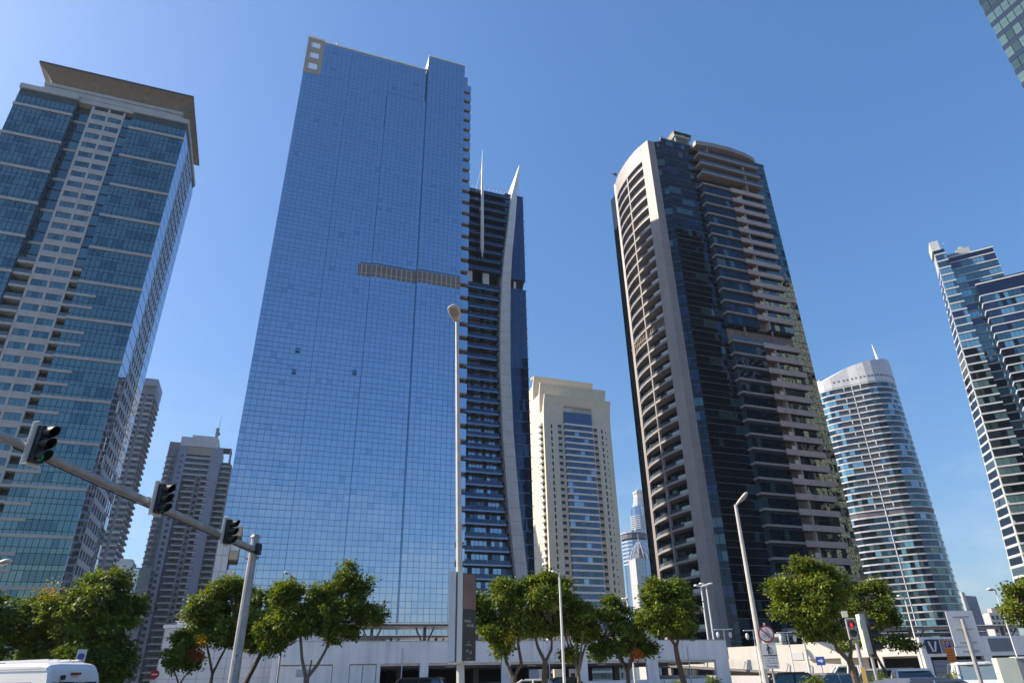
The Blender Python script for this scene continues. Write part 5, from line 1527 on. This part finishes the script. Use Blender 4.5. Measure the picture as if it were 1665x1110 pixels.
one('top_sensor', PS, 'cabinet_pale', (-0.3, -0.08, -0.1, 0.08, 3.5, 3.72)); one('push_box', PS, 'cabinet_yellow', (-0.06, 0.1, -0.13, -0.07, 1.15, 1.75))
SS = thing('side_signal', 'vehicle signal seen from its side behind the red pedestrian signal', 'traffic light', (13.15, 27.3, 0), R_(0))
mb = MB(); mb.tube([(0, 0.1, 0), (0, 0.1, 2.1)], 0.06, 'galvanised', 8); mb.build('pole', SS)
mb = MB(); mb.box(-0.2, 0.0, -0.12, 0.2, 2.12, 3.5, 'cabinet_pale'); mb.build('back_case', SS); one('back_plate', SS, 'black_plastic', (0.0, 0.03, -0.3, 0.3, 2.02, 3.6))
for z in (3.2, 2.8, 2.4):
    mb = MB(); mb.tube([(0.03, 0, z), (0.36, 0, z)], [0.16, 0.15], 'black_plastic', 14); mb.build('visor', SS)
CB = thing('utility_cabinet', 'pale green and grey utility cabinet at the lower right corner', 'cabinet', (14.75, 22.0, 0), R_(-20))
one('side_panel', CB, 'cabinet_pale', (-0.5, 0.0, -0.3, 0.3, 0, 1.83)); one('door_panel', CB, 'cabinet_grey', (0.0, 1.5, -0.3, 0.3, 0, 1.8)); one('lid', CB, 'sign_white', (-0.02, 1.52, -0.34, 0.34, 1.8, 1.85))
# ================================================================== vehicles
def car(label, loc, rz, body, L=4.6, W_=1.82, H_=1.48, kind='saloon', group='cars parked by the garage', glass_m='car_glass', cat='car', name='parked_car'):
    t = thing(name, label, cat, loc, rz, group)
    # side outline (x along the length, z up): lower body then greenhouse
    hl = L / 2
    belt = H_ * 0.62
    lower = [(-hl, 0.35), (-hl + 0.05, 0.62), (-hl + 0.2, belt * 0.93), (-hl + 0.9, belt), (hl - 1.25, belt), (hl - 0.3, belt * 0.86), (hl, 0.6), (hl - 0.02, 0.32), (hl - 0.4, 0.24), (-hl + 0.4, 0.24)]
    def body_loft(outline, ys, mat, nm):
        """ys: list of (y, inset) sections across the width"""
        mb = MB(); n = len(outline); vs = []; fs = []
        cxm = sum(p[0] for p in outline) / n; czm = sum(p[1] for p in outline) / n
        for y, k in ys:
            vs += [(cxm + (x - cxm) * k, y, czm + (z - czm) * (0.5 + 0.5 * k) if z > czm else z) for x, z in outline]
        for i in range(len(ys) - 1):
            for k in range(n): fs.append((i * n + k, (i + 1) * n + k, (i + 1) * n + (k + 1) % n, i * n + (k + 1) % n))
        fs.append(tuple(range(n))); fs.append(tuple(range(len(ys) * n - 1, (len(ys) - 1) * n - 1, -1)))
        mb.add(vs, fs, mat)
        return mb.build(nm, t, smooth=False)
    w2 = W_ / 2
    body_loft(lower, [(-w2, 0.94), (-w2 + 0.1, 0.99), (-w2 * 0.5, 1.0), (w2 * 0.5, 1.0), (w2 - 0.1, 0.99), (w2, 0.94)], body, 'body')
    if kind == 'pickup':
        gx0, gx1, rx0, rx1 = -0.35, 1.35, -0.3, 0.75
    elif kind == 'suv':
        gx0, gx1, rx0, rx1 = -hl + 0.15, hl - 1.3, -hl + 0.4, hl - 2.0
    else:
        gx0, gx1, rx0, rx1 = -hl + 0.55, hl - 1.25, -hl + 1.2, hl - 2.15
    # glazed cabin
    zt = H_ - 0.06
    wt = w2 - 0.2; wb = w2 - 0.07
    mb = MB()
    vs = [(gx0, -wb, belt - 0.02), (gx1, -wb, belt - 0.02), (gx1, wb, belt - 0.02), (gx0, wb, belt - 0.02), (rx0, -wt, zt), (rx1, -wt, zt), (rx1, wt, zt), (rx0, wt, zt)]
    mb.add(vs, [(0, 3, 2, 1), (4, 5, 6, 7), (0, 1, 5, 4), (1, 2, 6, 5), (2, 3, 7, 6), (3, 0, 4, 7)], glass_m)
    mb.build('cabin_glass', t)
    mb = MB()
    mb.prism([(rx0 - 0.1, -wt - 0.03), (rx1 + 0.08, -wt - 0.03), (rx1 + 0.16, -wt * 0.5), (rx1 + 0.16, wt * 0.5), (rx1 + 0.08, wt + 0.03), (rx0 - 0.1, wt + 0.03), (rx0 - 0.15, wt * .5), (rx0 - 0.15, -wt * .5)], zt - 0.05, zt + 0.02, body)
    mb.prism([(rx0 + 0.05, -wt + 0.1), (rx1 - 0.1, -wt + 0.1), (rx1 - 0.1, wt - 0.1), (rx0 + 0.05, wt - 0.1)], zt + 0.02, zt + 0.06, body)
    mb.build('roof', t)
    for s in (-1, 1):
        for (xa, xb) in ((gx0 - 0.02, rx0 - 0.02), (gx1 + 0.02, rx1 + 0.02), ((gx0 + gx1) / 2 - 0.1, (rx0 + rx1) / 2)):
            mb = MB(); mb.tube([(xa, s * (wb + 0.015), belt - 0.03), (xb, s * (wt + 0.015), zt)], 0.055, body, 6); mb.build('pillar', t)
        mb = MB(); mb.box(gx1 - 0.5, gx1 - 0.32, s * (w2 + 0.02) - 0.09, s * (w2 + 0.02) + 0.09, belt + 0.02, belt + 0.18, body); mb.build('mirror', t)
        mb = MB(); mb.box(hl - 0.18, hl - 0.02, s * w2 * 0.72 - 0.2, s * w2 * 0.72 + 0.2, 0.58, 0.74, 'head_lamp'); mb.build('headlight', t)
        mb = MB(); mb.box(-hl - 0.01, -hl + 0.14, s * w2 * 0.75 - 0.18, s * w2 * 0.75 + 0.18, 0.66, 0.86, 'brake_red'); mb.build('tail_light', t)
        for x in (hl - 0.85, -hl + 0.85):
            mb = MB(); mb.tube([(x, s * (w2 - 0.2), 0.33), (x, s * (w2 + 0.01), 0.33)], 0.33, 'rubber', 18); wh = mb.build('wheel', t)
            mb = MB(); mb.tube([(x, s * (w2 - 0.02), 0.33), (x, s * (w2 + 0.025), 0.33)], 0.2, 'rim_metal', 12); mb.build('rim', wh)
    if kind == 'pickup':
        mb = MB(); mb.box(-hl + 0.1, gx0 - 0.05, -w2 + 0.05, -w2 + 0.15, belt, belt + 0.12, body); mb.box(-hl + 0.1, gx0 - 0.05, w2 - 0.15, w2 - 0.05, belt, belt + 0.12, body); mb.build('bed_rail', t)
    return t

def van():
    t = thing('white_van', 'white panel van with high roof at the lower left, rear doors in shade', 'van', (-15.05, 25.1, 0), R_(157))
    # local +x = front of the van; rear at x = 0
    prof = [(0.0, 0.45), (0.02, 1.2), (0.06, 1.9), (0.14, 2.3), (0.3, 2.5), (0.55, 2.57), (3.0, 2.6), (4.6, 2.5), (5.2, 1.7), (6.0, 1.25), (6.1, 0.6), (6.0, 0.35), (0.1, 0.35)]
    mb = MB(); n = len(prof); vs = []; fs = []
    for y, kx, kz in ((-0.97, 0.985, 0.0), (-0.97, 0.99, 0.14), (-0.85, 1.0, 0.04), (-0.5, 1.0, 0.0), (0.5, 1.0, 0.0), (0.85, 1.0, 0.04), (0.97, 0.99, 0.14)):
        for x, z in prof:
            zz_ = z - (kz if z > 2.2 else 0)
            yy = y * (1.0 if z < 1.6 else 1.0 - 0.06 * (z - 1.6))
            vs.append((3 + (x - 3) * kx, yy, zz_ * 0.905))
    ns = 7
    for i in range(1, ns - 1):
        for k in range(n): fs.append((i * n + k, (i + 1) * n + k, (i + 1) * n + (k + 1) % n, i * n + (k + 1) % n))
    fs.append(tuple(range(n, 2 * n))); fs.append(tuple(range(ns * n - 1, (ns - 1) * n - 1, -1)))
    mb.add(vs, fs, 'car_white'); mb.build('body', t)
    mb = MB(); mb.box(-0.05, 0.02, -0.76, -0.05, 1.15, 1.72, 'car_glass'); mb.build('rear_window', t)
    mb = MB(); mb.box(-0.05, 0.02, 0.05, 0.76, 1.15, 1.72, 'car_glass'); mb.build('rear_window', t)
    mb = MB(); mb.box(-0.02, 0.12, -0.14, 0.14, 1.93, 2.0, 'brake_red'); mb.build('brake_light', t)
    mb = MB(); mb.box(-0.06, 0.08, 0.42, 0.5, 1.78, 1.92, 'black_plastic'); mb.build('door_hinge', t)
    one('door_gap', t, 'mid_grey', (-0.012, 0.1, -0.006, 0.006, 0.5, 1.6)); one('door_gap', t, 'mid_grey', (-0.01, 0.1, -0.80, -0.79, 0.5, 1.6)); one('door_gap', t, 'mid_grey', (-0.01, 0.1, 0.79, 0.80, 0.5, 1.6))
    for y in (-0.55, -0.2, 0.2, 0.55): one('roof_rib', t, 'car_white', (0.8, 4.2, y - 0.04, y + 0.04, 2.38, 2.425))
    for s in (-1, 1):
        mb = MB(); mb.box(0.35, 4.4, s * 0.955 - 0.012, s * 0.955 + 0.012, 2.11, 2.13, 'mid_grey'); mb.build('roof_gutter', t)
        mb = MB(); mb.box(0.8, 3.4, s * 0.975 - 0.012, s * 0.975 + 0.012, 1.15, 1.72, 'car_glass'); mb.build('side_window', t)
        for x in (1.1, 4.9):
            mb = MB(); mb.tube([(x, s * 0.75, 0.36), (x, s * 0.98, 0.36)], 0.36, 'rubber', 18); wh = mb.build('wheel', t)
            mb = MB(); mb.tube([(x, s * 0.95, 0.36), (x, s * 0.995, 0.36)], 0.2, 'rim_metal', 12); mb.build('rim', wh)
        mb = MB(); mb.box(-0.02, 0.06, s * 0.88 - 0.08, s * 0.88 + 0.08, 0.8, 1.2, 'brake_red'); mb.build('tail_light', t)
van()
car('black car with roof just showing before the garage, left of the lamp post', (-6.5, 44.0, 0.13), R_(175), 'car_dark', H_=1.62, kind='suv')
car('dark saloon under the trees in the middle of the garage front', (2.4, 47.0, 0.13), R_(185), 'car_dark', H_=1.5)
car('white saloon roof showing at the foot of the middle trees', (0.5, 44.2, 0.13), R_(170), 'car_white', H_=1.42)
car('silver saloon with blue tinted windscreen under the right hand tree', (16.3, 40.0, 0), R_(190), 'car_silver', H_=1.55)
car('black saloon in front of the crossing sign post', (13.6, 38.5, 0), R_(172), 'car_dark', H_=1.62)
car('white pickup truck behind the trunk of the right hand tree', (20.6, 46.0, 0), R_(165), 'car_white', H_=1.95, L=5.1, kind='pickup', cat='pickup')
car('silver hatchback facing left beside the pedestrian signal', (19.9, 41.0, 0), R_(200), 'car_silver', H_=1.72, kind='suv')
car('white saloon with dark windscreen before the V sign', (19.1, 36.0, 0), R_(-110), 'car_white', H_=1.66)
car('white sport utility car with pale blue windscreen before the V sign', (20.3, 33.0, 0), R_(-112), 'car_white', H_=1.86, kind='suv', glass_m='windscreen_pale')
car('grey blue car bonnet and roof cut by the bottom edge at right', (11.1, 20.0, 0), R_(5), 'car_grey_blue', H_=1.36)
car('dark car on the garage deck behind the left canopy', on_deck(11.0, 9.0) + (3.3,), R_(17), 'car_dark', H_=1.9, kind='suv', group='cars on the garage deck')
car('pale yellow car on the garage deck beside the dark one', on_deck(15.0, 10.5) + (3.3,), R_(17), 'ramp_white', H_=1.8, kind='suv', group='cars on the garage deck')
# ================================================================== trees
def tree(label, x, y, h, blobs, trunk, n_leaves, seed, mix=(0.6, 0.34, 0.06), leaf_len=0.17, flower=None, name='street_tree', bark='bark', base=0.1, cat='tree'):
    """blobs: list of (dx, dy, z, radius, squash) leaf masses; trunk: list of branch paths (with radii)"""
    t = thing(name, label, cat, (x, y, base), 0)
    rg = np.random.default_rng(seed)
    mb = MB()
    for path, radii in trunk:
        mb.tube(path, radii, bark, 8)
    # twigs from the branch tips into the leaf masses
    tips = [Vector(p[-1]) for p, r in trunk[1:]] or [Vector(trunk[0][0][-1])]
    for bx, by, bz, br, sq in blobs:
        c = Vector((bx, by, bz)); s = min(tips, key=lambda q: (q - c).length)
        mid = (s + c) / 2 + Vector((0, 0, -0.15))
        mb.tube([s, mid, c + Vector((0, 0, br * 0.3))], [0.05, 0.035, 0.012], bark, 5)
    mb.build('trunk', t)
    vols = np.array([b[3] ** 2.4 * b[4] for b in blobs]); vols /= vols.sum()
    counts = (vols * n_leaves * 1.45).astype(int)
    V_, Mi = [], []
    ctr = np.average(np.array([b[:3] for b in blobs]), axis=0, weights=vols)
    for (bx, by, bz, br, sq), cnt in zip(blobs, counts):
        # several small sprays in the blob, leaves gathered round each spray
        ns = max(6, int(cnt / 26))
        d = rg.normal(size=(ns, 3)); d /= np.linalg.norm(d, axis=1)[:, None]
        rad = br * (rg.random(ns) ** 0.45) * (0.85 + 0.35 * rg.random(ns))
        cen = d * rad[:, None]; cen[:, 2] *= sq
        cen += np.array((bx, by, bz))
        out = d.copy(); out[:, 2] = out[:, 2] * 0.5 + 0.15
        per = 26
        for k in range(ns):
            p = cen[k] + rg.normal(size=(per, 3)) * np.array((0.15, 0.15, 0.10))
            # long axis: outward and drooping
            ax = out[k] + rg.normal(size=(per, 3)) * 0.55; ax[:, 2] -= 0.35
            ax /= np.linalg.norm(ax, axis=1)[:, None]
            face = cen[k] - ctr; face /= np.linalg.norm(face) + 1e-6
            nr = rg.normal(size=(per, 3)) * 0.45 + face * 0.75 + d[k] * 0.35 + np.array((0, 0, 0.5)); nr -= ax * (nr * ax).sum(1)[:, None]; nr /= np.linalg.norm(nr, axis=1)[:, None]
            sd = np.cross(ax, nr)
            ln = leaf_len * (0.65 + 0.7 * rg.random(per))[:, None]; wd = ln * 0.30
            V_.append(np.stack([p, p + ax * ln * 0.5 + sd * wd + nr * 0.01, p + ax * ln, p + ax * ln * 0.5 - sd * wd + nr * 0.01], 1))
            clump = rg.random()
            mi = 0 if clump < mix[0] else (1 if clump < mix[0] + mix[1] else 2)
            Mi.append(np.where(rg.random(per) < 0.78, mi, rg.integers(0, 2, per)))
    if flower:
        for (bx, by, bz, br, fm) in flower:
            ns = 220
            p = rg.normal(size=(ns, 3)) * br * 0.5 + np.array((bx, by, bz))
            ax = rg.normal(size=(ns, 3)); ax /= np.linalg.norm(ax, axis=1)[:, None]
            nr = np.cross(ax, rg.normal(size=(ns, 3))); nr /= np.linalg.norm(nr, axis=1)[:, None]; sd = np.cross(ax, nr)
            ln = 0.12
            V_.append(np.stack([p, p + ax * ln * 0.5 + sd * 0.04, p + ax * ln, p + ax * ln * 0.5 - sd * 0.04], 1)); Mi.append(np.full(ns, fm))
    Vv = np.concatenate(V_).reshape(-1, 3); mi = np.concatenate(Mi)
    nq = len(Vv) // 4
    me = bpy.data.meshes.new('crown')
    me.vertices.add(nq * 4); me.vertices.foreach_set('co', Vv.ravel().astype(np.float32))
    me.loops.add(nq * 4); me.loops.foreach_set('vertex_index', np.arange(nq * 4, dtype=np.int32))
    me.polygons.add(nq); me.polygons.foreach_set('loop_start', np.arange(0, nq * 4, 4, dtype=np.int32))
    for m_ in ('leaf_green', 'leaf_deep', 'leaf_yellow', 'leaf_flower', 'leaf_rust'):
        me.materials.append(MATS[m_])
    me.polygons.foreach_set('material_index', mi.astype(np.int32))
    me.update(); me.validate()
    o = bpy.data.objects.new('crown', me); scene.collection.objects.link(o); o.parent = t
    return t

def cloud(rg, cx, cy0, cz, rx, rz, n, r0, r1):
    """leaf masses scattered through an egg-shaped crown"""
    out = []
    rx, rz, cz = rx * 0.92, rz * 0.88, cz + 0.15
    r0, r1, n = r0 * 0.52, r1 * 0.66, int(n * 1.45)
    for i in range(n):
        a = rg.random() * 2 * math.pi; q = rg.random() ** 0.42 * rg.uniform(0.85, 1.22); e = rg.uniform(-0.9, 1.0)
        s = math.sqrt(max(0.05, 1 - (abs(e) ** 2.2)))
        out.append((cx + rx * q * s * math.cos(a), cy0 + rx * 0.8 * q * s * math.sin(a), cz + rz * e, rg.uniform(r0, r1), rg.uniform(0.62, 0.85)))
    return out
rg = random.Random(21)
def fork(h0, spread, top, r=0.13, lean=0.0, n=2, ph=0.3):
    main = ([(0, 0, 0), (lean * 0.3, 0, h0 * 0.5), (lean, 0, h0)], [r, r * 0.85, r * 0.72])
    out = [main]
    for i in range(n):
        a = ph + 2 * math.pi * i / n
        dx, dy = spread * math.cos(a), spread * 0.6 * math.sin(a)
        out.append(([(lean, 0, h0 - 0.03), (lean + dx * 0.35, dy * 0.4, h0 + (top - h0) * 0.35), (lean + dx * 0.8, dy, h0 + (top - h0) * 0.75), (lean + dx, dy, top)], [r * 0.62, r * 0.5, r * 0.36, r * 0.18]))
    return out
# left mass
tree('broad dark tree at the far left edge behind the van', -27.6, 36, 6.6, cloud(rg, 0, 0, 3.7, 2.1, 2.1, 22, 0.8, 1.2), fork(1.8, 1.2, 4.2, 0.16), 13000, 1, (0.15, 0.82, 0.03), leaf_len=0.19)
tree('dark leafy tree second from the left, behind the van roof', -25.6, 38.5, 6.6, cloud(rg, 0, 0, 3.7, 2.1, 2.2, 22, 0.8, 1.2), fork(1.8, 1.2, 4.2, 0.16), 12000, 2, (0.25, 0.7, 0.05), leaf_len=0.19)
tree('largest dark tree at left with a yellow flowering top', -21.8, 37, 7.4, cloud(rg, 0, 0, 3.7, 2.6, 2.7, 34, 0.85, 1.25) + [(-0.6, 0, 6.4, 0.8, 0.8), (0.6, 0, 6.5, 0.8, 0.8)], fork(1.8, 1.4, 4.2, 0.2), 20000, 3, (0.35, 0.6, 0.05), leaf_len=0.19, flower=[(-2.0, -1.4, 5.75, 0.6, 3)])
tree('small bushy tree in front of the white panelled building', -17.4, 38.0, 3.9, cloud(rg, 0, 0, 2.9, 0.95, 0.9, 12, 0.45, 0.7), fork(1.5, 0.6, 2.6, 0.08), 5200, 4, (0.65, 0.3, 0.05), bark='bark_pale')
tree('tall bushy tree left of the gantry pole with rust coloured leaves', -16.2, 39, 7.0, cloud(rg, 0.1, 0, 4.5, 1.9, 2.0, 24, 0.7, 1.05) + [(0, 0, 6.4, 0.6, 0.8)], fork(2.0, 0.9, 4.4, 0.12), 15000, 5, (0.68, 0.24, 0.08), flower=[(-0.3, -1.6, 2.9, 0.35, 4), (-0.2, -1.5, 3.5, 0.3, 3)])
tree('dark tree behind the gantry pole with a slanting trunk', -14.9, 43, 7.3, cloud(rg, 0, 0, 4.8, 2.1, 1.9, 20, 0.7, 1.1), [([(-1.3, 0, 0), (-0.9, 0, 1.6), (-0.2, 0, 3.2)], [0.16, 0.14, 0.11]), ([(-0.2, 0, 3.2), (0.3, 0, 4.2), (0.6, 0, 5.2)], [0.1, 0.07, 0.03])], 13000, 6, (0.4, 0.55, 0.05))
# the forked tree in front of the blue tower
tree('V-forked tree with bright leaves in front of the blue glass tower', -10.75, 37.5, 7.4,
     cloud(rg, -0.6, 0, 4.6, 1.5, 1.5, 14, 0.6, 0.95) + cloud(rg, 1.5, 0.2, 4.8, 1.5, 1.5, 14, 0.6, 0.95) + [(-1.4, -0.2, 5.9, 0.6, 0.8), (0.2, 0, 5.8, 0.55, 0.8), (1.6, 0, 6.3, 0.7, 0.8), (2.4, 0, 6.0, 0.6, 0.8), (1.6, 0, 7.0, 0.4, 0.8), (3.1, 0, 4.6, 0.7, 0.8), (-2.4, 0, 3.9, 0.6, 0.8), (-1.9, 0, 3.2, 0.6, 0.8)],
     [([(0, 0, 0), (0.02, 0, 1.0), (0.0, 0, 1.75)], [0.17, 0.15, 0.14]), ([(-0.03, 0, 1.7), (-0.35, 0, 2.6), (-0.55, 0, 3.6), (-0.7, 0, 4.6)], [0.10, 0.08, 0.07, 0.03]), ([(0.03, 0, 1.7), (0.5, 0, 2.3), (0.85, 0, 3.0), (1.2, 0, 4.3)], [0.10, 0.08, 0.07, 0.03]), ([(0.1, 0, 1.9), (0.16, 0, 2.5)], [0.05, 0.04])],
     22000, 7, (0.72, 0.2, 0.08), bark='bark_pale')
# middle row
tree('double-stemmed tree right of the advertising panel', -0.35, 38.5, 6.4, cloud(rg, -0.6, 0, 4.6, 1.5, 1.6, 18, 0.6, 0.9) + [(-1.7, 0, 4.9, .7, .8), (-0.5, -0.3, 3.0, .5, .9)], [([(0.1, 0, 0), (0.1, 0, 1.6)], [0.15, 0.13]), ([(0.05, 0, 1.55), (-0.3, 0, 2.3), (-0.25, 0, 3.2), (-0.5, 0, 4.2)], [0.1, 0.085, 0.07, 0.03]), ([(0.12, 0, 1.55), (0.5, 0, 2.2), (0.35, 0, 3.1), (0.5, 0, 4.2)], [0.1, 0.09, 0.07, 0.03])], 14000, 8, (0.66, 0.24, 0.1), flower=[(-0.1, -1.2, 3.3, 0.4, 2)])
tree('leaning forked tree left of the slender white lamp', 1.35, 38.5, 6.5, cloud(rg, 0.2, 0, 4.7, 1.6, 1.6, 20, 0.6, 0.95) + [(-0.6, 0, 6.0, .6, .8)], [([(0.1, 0, 0), (-0.02, 0, 1.5), (0.05, 0, 2.2)], [0.16, 0.15, 0.13]), ([(0.05, 0, 2.2), (-0.3, 0, 2.9), (-0.5, 0, 3.7)], [0.1, 0.08, 0.03]), ([(0.05, 0, 2.2), (0.4, 0, 2.8), (0.5, 0, 3.8)], [0.09, 0.07, 0.03])], 14000, 9, (0.55, 0.4, 0.05))
tree('slim many-branched tree right of the slender white lamp', 3.15, 39, 5.4, cloud(rg, 0.3, 0, 4.1, 0.95, 1.1, 16, 0.42, 0.66) + [(-0.5, -0.2, 2.6, .35, .9)], fork(1.7, 0.8, 4.0, 0.12, 0.0, 5, 0.2), 8500, 10, (0.62, 0.3, 0.08), bark='bark_pale')
tree('dark open-crowned tree before the fourth garage bay', 5.8, 39.5, 5.4, cloud(rg, -0.1, 0, 3.6, 1.5, 1.4, 18, 0.42, 0.7) + [(-0.6, 0, 5.2, .4, .8), (-1.4, 0, 2.7, .5, .8), (1.1, 0, 2.8, .5, .8)], fork(1.7, 1.2, 3.4, 0.14, 0.0, 4, 0.5), 8500, 11, (0.2, 0.78, 0.02))
tree('round-headed bright tree at the right end of the garage', 7.95, 38, 6.3, cloud(rg, 0.0, 0, 4.5, 1.35, 1.5, 28, 0.6, 0.9), [([(0.75, 0, 0), (0.42, 0, 1.3), (0.28, 0, 2.3), (0.25, 0, 2.9)], [0.17, 0.15, 0.13, 0.11]), ([(0.28, 0, 2.8), (-0.1, 0, 3.4), (-0.3, 0, 4.2)], [0.08, 0.06, 0.03]), ([(0.28, 0, 2.8), (0.55, 0, 3.4), (0.6, 0, 4.2)], [0.08, 0.06, 0.03])], 18000, 12, (0.62, 0.33, 0.05), flower=[(-1.9, -0.6, 2.4, 0.28, 4)])
# right hand trees
tree('tall bright tree behind the red pedestrian signal', 15.7, 36.5, 7.0, cloud(rg, -0.6, 0, 4.9, 1.6, 1.8, 24, 0.6, 0.95) + [(-1.9, 0, 5.4, .7, .8), (-2.0, 0, 4.4, .6, .8), (0.9, 0, 5.4, .7, .8), (-0.5, 0, 6.4, .6, .8), (0.1, 0, 3.2, .6, .6), (-1.0, 0, 3.4, .6, .7)], [([(0.85, 0, 0), (0.75, 0, 1.6), (0.68, 0, 2.0)], [0.2, 0.17, 0.15]), ([(0.66, 0, 1.95), (0.2, 0, 2.5), (0.05, 0, 3.3), (-0.6, 0, 4.5)], [0.12, 0.1, 0.08, 0.03]), ([(0.7, 0, 1.95), (0.95, 0, 2.6), (0.9, 0, 3.6)], [0.11, 0.08, 0.03])], 19000, 13, (0.68, 0.2, 0.12))
tree('leafy tree between the pedestrian signal and the oval tower', 20.1, 40, 6.0, cloud(rg, -0.2, 0, 4.6, 1.1, 1.3, 16, 0.5, 0.8) + [(0.6, 0, 2.9, .6, .5), (1.4, 0, 2.7, .5, .4), (-0.6, 0, 2.9, .6, .5), (-1.4, 0, 2.8, .5, .4), (-2.2, 0, 2.7, .5, .4)], [([(-0.2, 0, 0), (-0.35, 0, 1.4), (-0.7, 0, 2.4)], [0.1, 0.09, 0.07]), ([(-0.7, 0, 2.4), (-0.5, 0, 3.4)], [0.06, 0.03])], 9500, 14, (0.5, 0.42, 0.08), leaf_len=0.15)
tree('spreading flame tree cut by the right edge', 27.1, 37, 6.0, cloud(rg, 0.4, 0, 4.3, 1.8, 1.1, 16, 0.45, 0.8) + [(-0.9, 0, 5.2, .5, .35), (-1.6, 0, 4.2, .55, .5), (0.2, 0, 5.6, .7, .35), (-1.3, 0, 3.7, .5, .5)], fork(2.2, 1.5, 4.2, 0.18), 10000, 15, (0.7, 0.25, 0.05), leaf_len=0.16)
# low shrubs along the pavement edge
for i, (x, y) in enumerate(((10.6, 41.0), (8.9, 42.0), (19.2, 33.0), (16.3, 33.5), (13.4, 34.0))):
    lab = ['low shrub beside the round-headed tree trunk', 'low shrub at the right end of the garage sill', 'green shrub at the bottom edge under the pickup', 'green shrub at the bottom edge beside the right tree trunk', 'green shrub at the bottom edge by the crossing sign post'][i]
    tree(lab, x, y, 1.3, [(0, 0, 0.75, 0.5, 0.6), (0.4, 0, 0.7, 0.4, 0.6), (-0.5, 0, 0.7, 0.45, 0.6), (0.1, 0, 1.1, 0.3, 0.8)], [([(0, 0, 0), (0, 0, 0.5)], [0.05, 0.03]), ([(0, 0, 0.5), (0.1, 0, 0.9)], [0.03, 0.02])], 1500, 40 + i, (0.7, 0.2, 0.1), 0.12, name='low_shrub', cat='shrub')
# ================================================================== thin air between the near and the far towers
mb = MB(); mb.box(-900, 1100, -120, 1800, -1.8, 372, 'asphalt')
hz = mb.build('haze'); hz['kind'] = 'stuff'
hm = bpy.data.materials.new('haze_air'); hm.use_nodes = True
hn = hm.node_tree.nodes; hn.clear()
ho = hn.new('ShaderNodeOutputMaterial'); hv = hn.new('ShaderNodeVolumePrincipled')
hv.inputs['Color'].default_value = (0.65, 0.81, 1.0, 1)
hv.inputs['Density'].default_value = 0.00009
hv.inputs['Anisotropy'].default_value = 0.2
hm.node_tree.links.new(hv.outputs[0], ho.inputs['Volume'])
hz.data.materials.clear(); hz.data.materials.append(hm)
